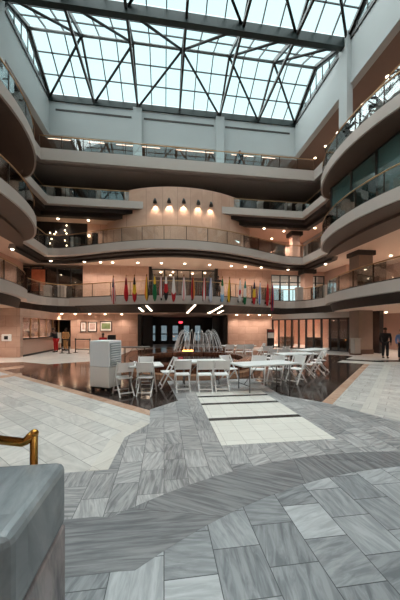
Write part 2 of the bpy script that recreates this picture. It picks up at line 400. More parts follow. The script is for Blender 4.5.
def slab(level):
    P = EDGE[level]; z = Z[level]; c = CEIL[level]
    side = [max(0,min(1,(18.2-p[1])/.9)) if level == 4 and p[2] in 'LR' else 0 for p in P]
    cs = [c+.55*q for q in side]
    lab = {2:'second', 3:'third', 4:'fourth', 5:'top'}[level]
    th = .55 if level < 5 else .85
    b = MB().sweep([lift(P,z), lift(P,z-th), lift(offset(P,.55),z-th), lift(offset(P,.55),z)], closed=True)
    struct(b.build('balcony_fascia', M['fascia'], clean=True), f'light grey band edging the {lab} level balcony')
    if level == 2:
        o1 = offset(P,.3); kk = [max(0,min(1,(YB-p[1])/2.0)) if p[2] == 'B' else 0 for p in P]
        o2 = [(a[0]+(c_[0]-a[0])*k, a[1]+(c_[1]-a[1])*k) for a, c_, k in zip(offset(P,.45), offset(P,1.7), kk)]
        o3 = [(a[0]+(c_[0]-a[0])*k, a[1]+(c_[1]-a[1])*k) for a, c_, k in zip(offset(P,.55), offset(P,2.0), kk)]
        b = MB().sweep([lift(o1,z-th+.02), lift(o2,c), lift(o3,c), lift(o3,z-th+.02)], closed=True)
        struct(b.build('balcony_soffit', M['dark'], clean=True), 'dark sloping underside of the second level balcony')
        b = MB().sweep([lift(o3,c+.005), lift(far(P),c+.005), lift(far(P),c+.06), lift(o3,c+.06)], closed=True)
    elif level < 5:
        o1 = offset(P,.35); o2 = offset(P,.8); o3 = offset(P,1.25); s1 = offset(P,.1)
        q_ = [max(0,min(1,(18.3-p[1])/.9)) if p[2] in 'LR' else 0 for p in P]      # 0 along the back, 1 under the side bulges
        mix = lambda a, c_, k: (a[0]+(c_[0]-a[0])*k, a[1]+(c_[1]-a[1])*k)
        inner = [((-8.9 if p[0] < 0 else 11.9), p[1]) for p in P]
        o1 = [mix(a, b_, k) for a, b_, k in zip(o1, s1, q_)]
        o2 = [mix(a, mix(b_, n_, .4), k) for a, b_, n_, k in zip(o2, s1, inner, q_)]
        o3 = [mix(a, n_, k) for a, n_, k in zip(o3, inner, q_)]
        ms = [(z-th+q)/2*(1-k)+(z-th-.03)*k for q, k in zip(cs, q_)]
        ms2 = [m_*(1-k)+(q*.5+(z-th)*.5)*k for m_, q, k in zip(ms, cs, q_)]
        i1 = next(i for i, p in enumerate(P) if p[1] > 18.2 or p[2] != 'L'); i2 = len(P)-1-next(i for i, p in enumerate(P[::-1]) if p[1] > 18.2 or p[2] != 'R')
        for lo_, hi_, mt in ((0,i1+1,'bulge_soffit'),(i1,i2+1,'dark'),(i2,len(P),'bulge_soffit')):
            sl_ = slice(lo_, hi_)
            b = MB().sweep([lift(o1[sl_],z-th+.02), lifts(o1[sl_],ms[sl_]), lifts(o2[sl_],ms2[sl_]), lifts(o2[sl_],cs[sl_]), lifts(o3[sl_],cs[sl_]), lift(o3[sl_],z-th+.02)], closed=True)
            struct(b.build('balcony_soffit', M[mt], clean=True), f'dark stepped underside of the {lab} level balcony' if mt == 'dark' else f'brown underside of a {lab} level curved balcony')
        b = MB().sweep([lifts(o3,[q+.005 for q in cs]), lifts(far(P),[q+.005 for q in cs]), lifts(far(P),[q+.06 for q in cs]), lifts(o3,[q+.06 for q in cs])], closed=True)
    else:
        b = MB().sweep([lift(offset(P,.3),c), lift(far(P),c), lift(far(P),c+.06), lift(offset(P,.3),c+.06)], closed=True)
        b2 = MB().sweep([lift(offset(P,.3),z-th+.02), lift(offset(P,.3),c)])
        struct(b2.build('balcony_soffit', M['grey_soffit'], clean=True))
    struct(b.build('ceiling', M['cream'] if level < 5 else (M['grey_soffit']), clean=True), f'ceiling under the {lab} level balcony')
    b = MB().sweep([lift(offset(P,.5),z-.1), lift(far(P),z-.1), lift(far(P),z-.02), lift(offset(P,.5),z-.02)], closed=True)
    struct(b.build('balcony_floor', M['brownwall'] if level in (3,4) else M['fl_cream'], clean=True), f'{lab} level balcony floor')
for k in (2,3,4,5): slab(k)
# brown outer soffits under the side bulges
# ------------------------------------------------------------------ outer shell and interior walls
def wall(name, x0, x1, y0, y1, z0, z1, mat, label=None):
    return struct(MB().box(x0,x1,y0,y1,z0,z1).build(name, mat), label)
wall('wall_left', XW0-.3, XW0, YW0, YW1, 0, 18.4, M['brownwall'])
wall('wall_right', XW1, XW1+.3, YW0, YW1, 0, 2.85, M['pinkpaint'], 'rose wall of the right hand ground floor hall')
wall('wall_right', XW1, XW1+.3, YW0, YW1, 2.85, 6.75, M['pinkpaint'], 'rose wall of the second level right gallery')
wall('wall_right', XW1, XW1+.3, YW0, YW1, 6.75, 18.4, M['brownwall'])
wall('wall_back', XW0, XW1, YW1, YW1+.3, 6.75, 18.4, M['brownwall'])
wall('wall_back', XW0, 8.0, YW1, YW1+.3, 2.85, 6.75, M['brownwall'])
wall('wall_front', XW0, XW1, YW0-.3, YW0, 0, 22.5, M['pinkpaint'])
# ground floor
wall('wall_back', -7.55, -2.2, 23.0, 23.3, 0, 2.85, M['pink'], 'rose stone wall hung with three framed pictures')
wall('wall_back', -8.75, -7.55, 23.0, 23.3, 2.35, 2.85, M['pink'])
wall('wall_back', -2.2, -1.9, 23.0, 29.0, 0, 2.85, M['shop'])
wall('wall_back', 5.2, 5.5, 23.0, 29.0, 0, 2.85, M['shop'])
wall('wall_back', 5.5, 9.45, 22.6, 22.9, 0, 2.85, M['pink'], 'rose stone wall between the entrance and the storefront')
wall('wall_left', XW0, -8.2, 16.6, 16.9, 0, 2.85, M['pink'], 'rose stone wall carrying the white wall fixture')
wall('wall_back', XW0, -8.75, 23.0, 23.3, 0, 2.85, M['pink'])
wall('wall_left', -8.45, -8.2, 16.9, 22.9, 2.35, 2.85, M['pink'])
wall('wall_left', -12.3, -12.1, 16.9, 23.0, 0, 2.85, M['pinkpaint'], 'lit rose wall behind the teller counter')
wall('wall_back', -10.4, -7.2, 26.0, 26.2, 0, 2.85, M['shop'])
# storefront interior
wall('wall_right', 14.2, 14.5, 16.0, 21.5, 0, 2.85, M['shop'])
wall('wall_right', 14.2, 14.5, 21.5, 29.0, 0, 2.85, M['pinkpaint'])
wall('wall_back', 9.3, 14.5, 27.6, 27.9, 0, 2.85, M['pinkpaint'])
wall('wall_right', 9.2, 9.45, 22.9, 27.9, 0, 2.85, M['pinkpaint'])
# second level
wall('wall_back', -1.25, -1.0, 22.3, 27, 3.9, 6.75, M['shop'])
wall('wall_back', 4.3, 4.55, 22.3, 27, 3.9, 6.75, M['shop'])
wall('wall_back', -1.0, 4.3, 26.8, 27, 3.9, 6.75, M['brownwall'])
wall('wall_back', -6.4, -1.25, 22.3, 22.6, 3.9, 6.75, M['pink'], 'rose stone wall behind the left half of the flags')
wall('wall_back', 4.55, 9.3, 22.3, 22.6, 3.9, 6.75, M['pink'], 'rose stone wall behind the right half of the flags')
wall('wall_back', XW0, -6.4, 24.3, 24.5, 3.9, 6.75, M['shop'])
wall('wall_right', 14.4, 14.7, 19.5, 23.6, 3.9, 6.75, M['pinkpaint'])
# third level
wall('wall_back', XW0, -6.3, 23.2, 23.4, 7.6, 10.35, M['shop'], 'dark shop wall hung with light strings')
wall('wall_back', -6.3, -4.4, 23.2, 23.4, 7.6, 10.35, M['drum'])
wall('wall_back', 7.4, XW1, 25.5, 25.8, 7.6, 10.35, M['pinkpaint'], 'rose wall of the third level right corner')
# fourth level
wall('wall_back', XW0, XW1, 24.6, 24.9, 11.45, 13.9, M['shop'], 'dark fourth level shop wall')
wall('wall_left', XW0, XW0+3.5, YW0, 24.6, 7.6, 10.92, M['shop'])
wall('wall_left', -11.0, -10.8, YW0, 24.6, 11.45, 13.9, M['shop'])
wall('wall_left', -11.0, -10.8, YW0, 22.3, 3.9, 6.75, M['pinkpaint'], 'rose wall of the second level left gallery')
wall('wall_right', 14.0, 14.2, YW0, 24.6, 11.45, 13.9, M['shop'])
# drum
DC, DR = (1.5, 29.5), 9.05
def drum_arc(r, x0, x1, z, n=48):
    a0 = math.asin((x0-DC[0])/r); a1 = math.asin((x1-DC[0])/r)
    return [(DC[0]+r*math.sin(a0+(a1-a0)*i/n), DC[1]-r*math.cos(a0+(a1-a0)*i/n), z) for i in range(n+1)]
b = MB().sweep([drum_arc(DR,-4.6,7.5,7.55), drum_arc(DR,-4.6,7.5,10.9), drum_arc(DR-.5,-4.6,7.5,10.9), drum_arc(DR-.5,-4.6,7.5,7.55)], closed=True, smooth=False)
b.sweep([drum_arc(DR,-3.15,6.3,10.3), drum_arc(DR,-3.15,6.3,12.5), drum_arc(DR-.35,-3.15,6.3,12.5), drum_arc(DR-.35,-3.15,6.3,10.3)], closed=True)
for x, r in ((-3.15,1),(6.3,1)):
    p = [drum_arc(DR,x,x,z,1)[0] for z in (10.9,12.5)] + [drum_arc(DR-.35,x,x,z,1)[0] for z in (12.5,10.9)]
    b.add(p, [(0,1,2,3)])
struct(b.build('wall_drum', M['drum']), 'curved rose stone drum wall lit by five sconces')

# upper walls, skylight bays of 7 m
UX0, UX1, UY1 = -9.2, 11.85, 23.0
UZ0, UZ1 = 17.3, 20.1
wall('wall_upper_back', UX0-.4, UX1+.4, UY1, UY1+.4, UZ0, UZ1, M['upper'], 'pale grey upper wall below the skylight, back')
wall('wall_upper_left', UX0-.4, UX0, YW0, UY1, UZ0, UZ1+.6, M['upper'], 'pale grey upper wall below the skylight, left')
wall('wall_upper_right', UX1, UX1+.4, YW0, UY1, UZ0, UZ1+.6, M['upper'], 'pale grey upper wall below the skylight, right')
for i, (x0,x1,y0,y1) in enumerate(((UX0,UX1,UY1-.06,UY1),(UX0,UX0+.06,YW0,UY1),(UX1-.06,UX1,YW0,UY1))):
    wall('trim_%d' % (i+1), x0,x1,y0,y1, UZ0, UZ0+.32, M['upper'], 'pale band along the foot of the upper wall')
for i in range(3):
    xa = UX0+7.0167*i
    wall('trim_%d' % (i+4), xa+.5, xa+6.5, UY1-.03, UY1+.05, 19.32, 19.46, M['dark'], 'dark slot in the upper back wall')
for x in (-2.2, 4.85):
    wall('column', x-.36, x+.36, UY1-.25, UY1+.15, 14.95, UZ1, M['upper'], 'pale grey pilaster on the upper back wall')
for y in (16.0, 9.0, 2.0):
    wall('column', UX0-.1, UX0+.3, y-.4, y+.4, 14.95, UZ1+.6, M['upper'], 'pale grey pilaster on the upper left wall')
    wall('column', UX1-.3, UX1+.1, y-.4, y+.4, 14.95, UZ1+.6, M['upper'], 'pale grey pilaster on the upper right wall')
# top gallery ceiling and outer walls
cz = 18.3
M['gal'] = plain('warm brown gallery ceiling', rgb(122,104,94), .8, vary=.05)
for x0,x1,y0,y1 in ((XW0,UX0-.1,YW0,YW1),(UX1+.1,XW1,YW0,YW1),(UX0-.1,UX1+.1,UY1+.1,YW1)):
    wall('ceiling', x0,x1,y0,y1, cz, cz+.8, M['gal'], 'brown ceiling of the top gallery')
wall('wall_top_back', XW0, XW1, 26.2, 26.4, 14.95, cz, M['brownwall'])
wall('wall_top_right', 16.2, 16.4, YW0, 26.4, 14.95, cz, M['pinkpaint'])
wall('wall_top_left', -12.6, -12.4, YW0, 26.4, 14.95, cz, M['pinkpaint'])

# ------------------------------------------------------------------ skylight
VZ, RZ = 20.35, 22.1
valleys = [23.0, 16.0, 9.0, 2.0, -5.0]
nodes_x = [UX0+3.508*i for i in range(7)]
names = ['back', 'second', 'third', 'nearest', 'rear']
for bi in range(4):
    ya, yb = valleys[bi], valleys[bi+1]; yr = (ya+yb)/2
    sk = thing('skylight_bay', ['steel and glass ridge skylight bay next to the upper back wall','steel and glass ridge skylight bay in front of the back bay','third steel and glass ridge skylight bay from the back','fourth steel and glass ridge skylight bay, above the foreground'][bi], 'skylight', (0,yr,VZ), group='ridge skylight bays')
    h = RZ-VZ; hy = (ya-yb)/2-.16
    g = MB()
    for s in (1,-1): g.add([(UX0,s*hy,.22),(UX1,s*hy,.22),(UX1,0,h+.2),(UX0,0,h+.2)], [(0,1,2,3)])
    for x in (UX0+.02, UX1-.02): g.add([(x,hy,.22),(x,-hy,.22),(x,0,h+.2)], [(0,1,2)])
    g.build('glass_roof', M['sky_glass'], sk, solid=.02)
    mu = MB()
    nx = 18
    for i in range(nx+1):
        x = UX0+(UX1-UX0)*i/nx
        for s in (1,-1): mu.bar((x,s*hy,.16),(x,0,h+.14), .07, .12)
    for s in (1,-1):
        for q in (.33,.66): mu.bar((UX0,s*hy*(1-q),.15+h*q),(UX1,s*hy*(1-q),.15+h*q), .05, .08)
    for x in (UX0+.05, UX1-.05):
        for i in range(-3,4):
            y = hy*i/4; mu.bar((x,y,0),(x,y,h*(1-abs(i)/4)+.15), .06,.06)
    mu.build('glazing_bars', M['mullion'], sk)
    rd = MB(); rd.tube([(UX0,0,h-.05),(UX1,0,h-.05)], .1, 10); rd.build('ridge_tube', M['grey_metal'], sk)
    for x in nodes_x:
        MB().bar((x,-hy,-.12),(x,hy,-.12), .16, .2).build('tie_beam', M['steel'], sk)
        for s in (1,-1): MB().bar((x,s*hy,-.05),(x,0,h-.08), .15, .18).build('rafter', M['steel'], sk)
    mid = 3
    for i in range(6):
        inner, outer = (i+1, i) if i < mid else (i, i+1)
        for s in (1,-1):
            MB().tube([(nodes_x[outer]+(.15 if outer<inner else -.15),s*hy,-.02),(nodes_x[inner],0,h-.1)], .085, 8).build('diagonal_strut', M['steel'], sk)
    for x in (UX0+.1, UX1-.1):
        ed = MB()
        for s in (1,-1): ed.bar((x,s*hy,.05),(x,0,h+.05), .2, .2)
        ed.build('end_frame', M['steel'], sk)
for i, y in enumerate(valleys):
    t = .8 if i else .45
    o = MB().box(UX0-.3, UX1+.3, y-.17 if i else y-.1, y+.17 if i else y+.3, VZ-.48 if i else VZ-.3, VZ+.12 if i else VZ+.2).build('beam', M['green_steel'])
    struct(o, 'dark green steel valley beam under the skylight')

# ------------------------------------------------------------------ balustrades
def railing(level, i0, i1, label, inset=.12, step=2, h=1.0):
    P = offset(EDGE[level], inset)[i0:i1]
    Q = [P[0]]
    for p in P[1:]:
        if math.dist(p[:2],Q[-1][:2]) > .01: Q.append(p)
    # resample
    L = [0]
    for a, c in zip(Q, Q[1:]): L.append(L[-1]+math.dist(a[:2],c[:2]))
    def pt(s):
        for k in range(len(L)-1):
            if s <= L[k+1]+1e-9:
                f = (s-L[k])/max(1e-9,L[k+1]-L[k]); return Vector((Q[k][0]+(Q[k+1][0]-Q[k][0])*f, Q[k][1]+(Q[k+1][1]-Q[k][1])*f, 0))
        return Vector((*Q[-1][:2],0))
    base = pt(0); z = Z[level]
    r = thing('balcony_railing', label, 'railing', (base.x,base.y,z), group='glass balcony railings')
    n = max(1, round(L[-1]/1.5))
    fine = [pt(L[-1]*i/(n*4))-base for i in range(n*4+1)]
    for i in range(n):
        seg = fine[i*4:i*4+5]
        MB().sweep([[(p.x,p.y,.06) for p in seg],[(p.x,p.y,h-.06) for p in seg]]).build('glass_panel', M['glass'], r, solid=.012)
    MB().tube([(p.x,p.y,h) for p in fine], .035, 8).build('handrail', M['brassrail'], r)
    MB().tube([(p.x,p.y,.04) for p in fine], .04, 6).build('bottom_rail', M['bronze'], r)
    for i in range(0, n+1):
        p = fine[min(i*4, n*4)]
        MB().box(p.x-.02,p.x+.02,p.y-.02,p.y+.02,0,h).build('post', M['bronze'], r)
    return r
def idx(level, f):     # first / last index of points satisfying f
    k = [i for i, p in enumerate(EDGE[level]) if f(p)]
    return k[0], k[-1]+1
ORD = {2:'second', 3:'third', 4:'fourth', 5:'top'}
for lv in (2,3,4):
    a, c = idx(lv, lambda p: p[0] < 0 and 1.9 < p[1] < 17.8); railing(lv, a, c, f'glass railing on the left curved balcony of the {ORD[lv]} level')
    a, c = idx(lv, lambda p: p[0] > 2 and 1.9 < p[1] < 17.8); railing(lv, a, c, f'glass railing on the right curved balcony of the {ORD[lv]} level')
for lv in (2,3):
    a, c = idx(lv, lambda p: p[1] > 17.8); railing(lv, a, c, f'glass railing along the bowed back balcony of the {ORD[lv]} level')
a, c = idx(4, lambda p: p[1] > 17.8 and p[0] < -2.2); railing(4, a, c, 'glass railing of the fourth level, left of the rose drum', inset=.5, h=.95)
a, c = idx(4, lambda p: p[1] > 17.8 and p[0] > 5.2); railing(4, a, c, 'glass railing of the fourth level, right of the rose drum', inset=.5, h=.95)
a, c = idx(5, lambda p: p[1] > 20.9); railing(5, a, c, 'long straight glass railing of the top level at the back')
a, c = idx(5, lambda p: p[1] < 20.0 and p[0] < 0); railing(5, a, c, 'glass railing of the top level left gallery')
a, c = idx(5, lambda p: p[1] < 20.0 and p[0] > 0); railing(5, a, c, 'glass railing of the top level right gallery')

# stone piers along the railings
def pier(level, x, Y, label, w=.5, h=1.02, X=None):
    X = px2X(x, Y) if X is None else X
    r = thing('railing_pier', label, 'pier', (X,Y,Z[level]), group='short stone piers on the balconies')
    MB().box(-w/2,w/2,-.2,.2,0,h-.08).build('shaft', M['pier'], r, bevel=.02)
    MB().box(-w/2-.03,w/2+.03,-.23,.23,h-.08,h).build('cap', M['fascia'], r, bevel=.015)
pier(2, 47.5, 21.6, 'pale stone pier left of the second level shop window')
pier(2, 62, 21.6, 'pale stone pier in front of the second level shop window')
pier(3, 75.5, 21.6, 'pale stone pier on the third level beside the light strings', .6)
pier(4, 51, 21.88, 'pale stone pier at the left end of the fourth level')
pier(4, 66, 21.88, 'second pale stone pier from the left on the fourth level')
pier(4, 99, 21.88, 'third pale stone pier from the left on the fourth level', .4)
pier(4, 260, 21.88, 'pale stone pier right of the drum on the fourth level', .45)
pier(4, 288, 21.88, 'second pale stone pier right of the drum on the fourth level', .5)
pier(4, 299, 21.88, 'corner pale stone pier on the fourth level', .4)
pier(3, 279.5, 21.6, 'pale stone pier by the right corner of the third level', .55)
pier(3, 302, 20.6, 'pale stone pier on the right side of the third level', .45, X=11.85)
pier(3, 317, 20, 'pale stone pier beside the right curved balcony of the third level', .5, X=11.9)
pier(4, 0, 19.4, 'pale stone pier beside the right curved balcony of the fourth level', .5, X=12.35)
pier(2, 0, 19.9, 'pale stone pier left of the second level bright window', .5, X=10.6)
pier(2, 0, 18.7, 'pale stone pier right of the second level bright window', .5, X=12.15)

# ------------------------------------------------------------------ downlights
def downlight(x, y, z, label, w=45, size=2.5, r=.11):
    d = thing('recessed_downlight', label, 'downlight', (x,y,z), group='recessed warm downlights')
    MB().lathe([(r*.85,0),(r*1.35,0),(r*1.35,-.02),(r*.85,-.02),(r*.85,0)], 16).build('trim_ring', M['white_metal'], d)
    MB().ball((0,0,-.005), r*.86, r*.86, .075, 14, 5, .5, 1).build('lamp', M['lamp'], d)
    l = bpy.data.lights.new('downlight_spot','SPOT'); l.energy = w*2.1; l.color = (1,.82,.69); l.spot_size = size; l.spot_blend = .9; l.shadow_soft_size = .08
    lo = bpy.data.objects.new('downlight_spot', l); COL.objects.link(lo); lo.parent = d; lo.location = (0,0,-.12)
def at_plane(x, y, z):
    zc = (z-1.7)*267/(328-y); xc = (x-200)*zc/267
    return xc*math.cos(YAW)+zc*math.sin(YAW), -xc*math.sin(YAW)+zc*math.cos(YAW)
nth = ['first','second','third','fourth','fifth','sixth','seventh','eighth','ninth','tenth','eleventh','twelfth']
# ground floor ceiling, along both rose walls
for i, x in enumerate((-8.0,-7.0,-5.9,-4.7,-3.4)): downlight(x, 22.35, 2.85, f'{nth[i]} downlight from the left above the wall with framed pictures', 27)
for i, x in enumerate((6.1,7.1,8.1,9.0)): downlight(x, 22.0, 2.85, f'{nth[i]} downlight from the left above the rose wall beside the storefront', 30)
for i, (x,y) in enumerate(((15.2,15.0),(15.6,17.0),(14.2,12.6))): downlight(x, y, 2.85, ['downlight above the man in black','downlight furthest back in the right hall','downlight nearest in the right hall'][i], 70)
for i, (x,y) in enumerate(((-8.5,14.9),(-9.6,14.6),(-10.6,12.0))): downlight(x, y, 2.85, f'{nth[i]} added downlight from the right above the wall with the white fixture', 45)  # no lamps seen here; added to brighten the dark left wall
# second level
for i, x in enumerate((-8.4,-6.0,-4.8,-3.9,-2.0,-.2,1.6,3.6,5.4,6.6,8.0)): downlight(x, 21.3-.5*max(0,1-abs(x-1.3)/7), 6.75, f'{nth[i]} downlight from the left in the ceiling behind the flags', 40)
for i, (x,y) in enumerate(((10.6,21.8),(12.6,19.5),(13.5,16.9),(14.6,14.2),(15.6,16.6),(14.2,11.0))): downlight(x, y, 6.75, f'{nth[i]} downlight from the left in the second level right gallery ceiling', 60)
for i, (x,y) in enumerate(((-9.6,18.5),(-9.6,14.5),(-9.6,11.0))): downlight(x, y, 6.75, f'{nth[i]} downlight from the back in the second level left gallery ceiling', 45)
# third level
for i, (x,y) in enumerate(((-8.3,22.4),(-6.0,22.4))): downlight(x, y, 10.35, ['downlight above the light strings on the third level','downlight beside the drum on the third level, left'][i], 40)
for i, p in enumerate(((262,229),(286,230),(313,231),(275,243),(291,252))):
    x, y = [(8.6,22.2),(10.6,22.6),(12.9,21.5),(10.3,24.6),(12.4,24.9)][i]; downlight(x, y, 10.35, f'{nth[i]} downlight from the left in the third level right corner ceiling', 95)
# top galleries
for i, y in enumerate((24.3,22.6,20.9,18.0,15.8,13.4,10.9)): downlight(14.6, y, cz, f'{nth[i]} downlight from the back in the top right gallery ceiling', 40)
for i, y in enumerate((19.0,14.0,9.0)): downlight(-11.0, y, cz, f'{nth[i]} downlight from the back in the top left gallery ceiling', 30)
# cove strips on the top level
for i, (a, c) in enumerate(((47,70),(88,104),(116,160),(176,214),(232,254),(262,276))):
    x0, x1 = px2X(a+0,24.6), px2X(c,24.6)
    o = MB().box(x0,x1,24.5,24.8,18.19,18.295).build('strip_light', M['cove']); tag(o, f'{nth[i]} warm strip light from the left behind the top level glass railing', 'light', 'strip lights on the top level')
# soffit strips over the entrance, lying on the sloping underside of the bow
for i, (x, d0, d1, sx) in enumerate(((-1.75,.75,1.4,-.25),(-1.2,.45,1.3,-.3),(2.15,.3,1.65,.45),(4.15,.3,1.65,.75),(3.6,1.2,1.6,.3),(4.4,1.1,1.6,.3))):
    yb0 = 21-bow(x,3.0)
    f0 = lambda d: (-sx*(d-d0)/(d1-d0), d*1.02, (3.37+(2.85-3.37)*(d-.3)/1.4) - 3.1 - .02)
    t = thing('linear_ceiling_light', f'{nth[i]} bright linear light from the left under the balcony above the entrance', 'light', (x,yb0,3.1), group='linear lights above the entrance')
    a, c = f0(d0), f0(d1)
    MB().bar(a,c,.2,.05).build('housing', M['bronze'], t)
    MB().bar((a[0],a[1]+.04,a[2]-.04),(c[0],c[1]-.04,c[2]-.04),.13,.04).build('diffuser', M['tube'], t)
# sconces on the drum
for i, x in enumerate((155,169,183.5,198,211)):
    X = px2X(x, 20.6); yy = DC[1]-math.sqrt(DR**2-(X-DC[0])**2)
    t = thing('wall_sconce', f'{nth[i]} black downward sconce from the left on the curved rose drum', 'sconce', (X,yy-.005,11.15), group='five sconces on the drum')
    MB().box(-.06,.06,-.04,0.03,.2,.46).build('wall_plate', M['black'], t)
    MB().tube([(0,-.02,.4),(0,-.16,.4),(0,-.2,.34)], .03, 8).build('arm', M['black'], t)
    MB().lathe([(.03,.36),(.1,.3),(.16,.04),(.15,.04),(.09,.29)], 16, (0,-.2,0)).build('lamp_shade', M['black'], t)
    MB().ball((0,-.2,.17), .05,.05,.05).build('bulb', M['bulb'], t)
    l = bpy.data.lights.new('sconce_spot','SPOT'); l.energy = 75; l.color = (1,.8,.62); l.spot_size = 1.5; l.spot_blend = .8; l.shadow_soft_size = .05
    lo = bpy.data.objects.new('sconce_spot', l); COL.objects.link(lo); lo.parent = t; lo.location = (0,-.2,.05); lo.rotation_euler = (math.radians(12),0,0)

# ------------------------------------------------------------------ windows, storefront, doors
def glazed(name, x0, x1, z0, z1, bars, rails, label, loc, rz, gm, fm='mullion', depth=.1, bar=.07):
    w = bpy.data.objects.new(name, None); COL.objects.link(w); w.location = loc; w.rotation_euler = (0,0,rz); struct(w, label)
    b = MB()
    for i in range(bars+1):
        x = x0+(x1-x0)*i/bars; b.box(x-bar/2,x+bar/2,-depth/2,depth/2,z0,z1)
    for z in [z0+.04]+rails+[z1-.04]: b.box(x0,x1,-depth/2+.01,depth/2-.01,z-.04,z+.04)
    struct(b.build('window_frame', M[fm], w))
    struct(MB().box(x0,x1,-.006,.006,z0,z1).build('window_pane', M[gm], w))
    return w
# storefront on the diagonal
SA, SB = Vector((9.6,22.7,0)), Vector((13.3,16.9,0)); L = (SB-SA).length; ang = math.atan2(SB.y-SA.y, SB.x-SA.x)
glazed('window_1', 0, L, 0, 2.45, 11, [], 'dark framed glass storefront on the ground floor', tuple(SA), ang, 'shop_glass', bar=.13)
struct(MB().bar((SA.x,SA.y,2.66),(SB.x,SB.y,2.66),.3,.42).build('trim_7', M['fascia']), 'pale header above the storefront')
glazed('window_2', 9.35, 14.4, 4.0, 6.4, 6, [5.75], 'bright window on the second level with dark mullions', (0,22.5,0), 0, 'glass', bar=.12)
wall('wall_back', 9.3, 14.4, 22.4, 22.6, 6.4, 6.75, M['pinkpaint'])
# window wall behind the right bulge of the third level, and darker one behind the left
glazed('window_3', -12, 3.0, 7.1, 10.4, 8, [], 'teal glass window wall behind the right curved balcony', (10.9,13.2,.5), PI/2, 'teal_glass', bar=.14)
wall('wall_right', 14.0, 14.2, YW0, 25.5, 7.6, 10.92, M['upper'])
wall('wall_right', 11.3, 14.0, 16.2, 16.3, 7.6, 10.92, M['shop'])
for i, y in enumerate((14.3,11.2,8.4)):  # lights put in to brighten the room behind the teal panes
    t = thing('added_ceiling_light', f'{nth[i]} added cool light from the back behind the teal window wall', 'light', (12.7,y,10.88), group='added lights behind the teal windows')
    MB().box(-.6,.6,-.15,.15,-.06,0).build('housing', M['white_metal'], t); MB().box(-.55,.55,-.12,.12,-.08,-.06).build('diffuser', M['office'], t)
# shop windows
glazed('window_4', px2X(44,22.6), -6.4, 3.95, 6.5, 3, [], 'dark shop window on the second level left', (0,22.6,0), 0, 'shop_glass', bar=.1)
glazed('window_5', XW0+2, px2X(43,22.6), 3.95, 6.6, 4, [], 'dark shop window with posters on the second level', (0,22.6,0), 0, 'shop_glass', bar=.1)
# entrance doors at ground
dz = 2.15
for i, x in enumerate((-1.2,0.0,1.2,2.4,3.6)):
    d = bpy.data.objects.new('door_%d' % (i+1), None); COL.objects.link(d); d.location = (x,28.6,0); struct(d, 'glazed entrance door at the back of the dark lobby')
    b = MB(); b.box(-.55,-.28,-.03,.03,0,dz); b.box(.28,.55,-.03,.03,0,dz); b.box(-.28,.28,-.03,.03,0,.35); b.box(-.28,.28,-.03,.03,dz-.2,dz); b.box(-.28,.28,-.03,.03,1.0,1.12)
    struct(b.build('door_frame', M['black'], d))
    struct(MB().box(-.28,.28,-.008,.008,.35,dz-.2).build('door_pane', M['door_glass'], d))
    struct(MB().tube([(.4,-.1,.8),(.4,-.1,1.3)], .015).build('door_handle', M['brass'], d))
wall('wall_entrance', -1.9, -1.75, 28.5, 28.7, 0, dz, M['shop']); wall('wall_entrance', 4.15, 5.2, 28.5, 28.7, 0, dz, M['shop'])
wall('wall_entrance', -1.9, 5.2, 28.5, 28.7, dz, 2.85, M['shop'], 'dark wall above the entrance doors')
for i in range(4): wall('wall_entrance', -.65+1.2*i, -.55+1.2*i, 28.5, 28.7, 0, dz, M['shop'])
wall('wall_back', XW0, -2.2, 29.6, 29.9, 0, 2.85, M['brownwall']); wall('wall_back', 5.5, XW1, 29.6, 29.9, 0, 2.85, M['brownwall'])
wall('wall_entrance', -2.0, -1.0, 24.6, 24.8, 0, 2.85, M['shop']); wall('wall_entrance', 4.5, 5.4, 24.6, 24.8, 0, 2.85, M['shop'])
ex = thing('exit_sign', 'small red lit exit sign above the entrance doors', 'sign', (1.75,28.3,2.3))
MB().box(-.22,.22,-.04,.04,-.12,.12).build('sign_box', M['black'], ex)
MB().box(-.2,.2,-.05,-.04,-.1,.1).build('sign_face', M['exit'], ex)
MB().tube([(0,0,.12),(0,0,.55)], .02).build('hanger', M['black'], ex)
# second level entrance shop interior
glazed('window_6', -1.0, 4.3, 3.95, 6.6, 5, [], 'glass front of the second level lobby behind the flags', (0,22.45,0), 0, 'shop_glass', bar=.09)
for i, (x,y) in enumerate(((-.3,24.2),(.8,24.0),(.6,25.4),(2.6,24.4),(3.7,24.0))): downlight(x, y, 6.72, f'{nth[i]} downlight from the left inside the second level lobby', 35)
# columns
def column(z0, z1, label, base=False, cap=False):
    c = struct(MB().box(-.5,.5,-.45,.45,z0,z1).build('column', M['column_stone']), label); c.location = (13.0,16.2,0)
    if cap: struct(MB().box(-.62,.62,-.57,.57,z1-.3,z1-.01).build('column_capital', M['dark'], c))
    if base: struct(MB().box(-.53,.53,-.48,.48,0,.3).build('column_base', M['brownwall'], c))
column(0, 2.85, 'square stone column at the right hall', base=True)
column(3.9, 6.75, 'square stone column with dark capital on the second level', cap=True)
for lv, z1 in ((3,10.35),):
    pass
cpx = struct(MB().box(12.0,12.8,21.6,22.3,3.9,6.75).build('column', M['pinkpaint']), 'rose column between the bright second level windows')
struct(MB().box(11.8,13.0,21.4,22.35,6.4,6.74).build('column_capital', M['dark'], cpx))
cp = struct(MB().box(11.4,12.1,22.6,23.2,7.6,10.35).build('column', M['pinkpaint']), 'round shouldered rose column in the third level corner')
struct(MB().box(11.2,12.3,22.4,23.4,10.0,10.34).build('column_capital', M['dark'], cp))

# ------------------------------------------------------------------ foreground plinth and brass handrail
p = thing('stone_plinth', 'grey marble plinth with rounded top in the left foreground', 'plinth', (-.82,1.17,0))
MB().box(-.55,.268,-.13,.43,0,.595).build('base_block', M['plinth_side'], p, bevel=.012)
MB().box(-.55,.272,-.135,.44,.6,.95).build('cap_stone', M['plinth'], p, bevel=.045)
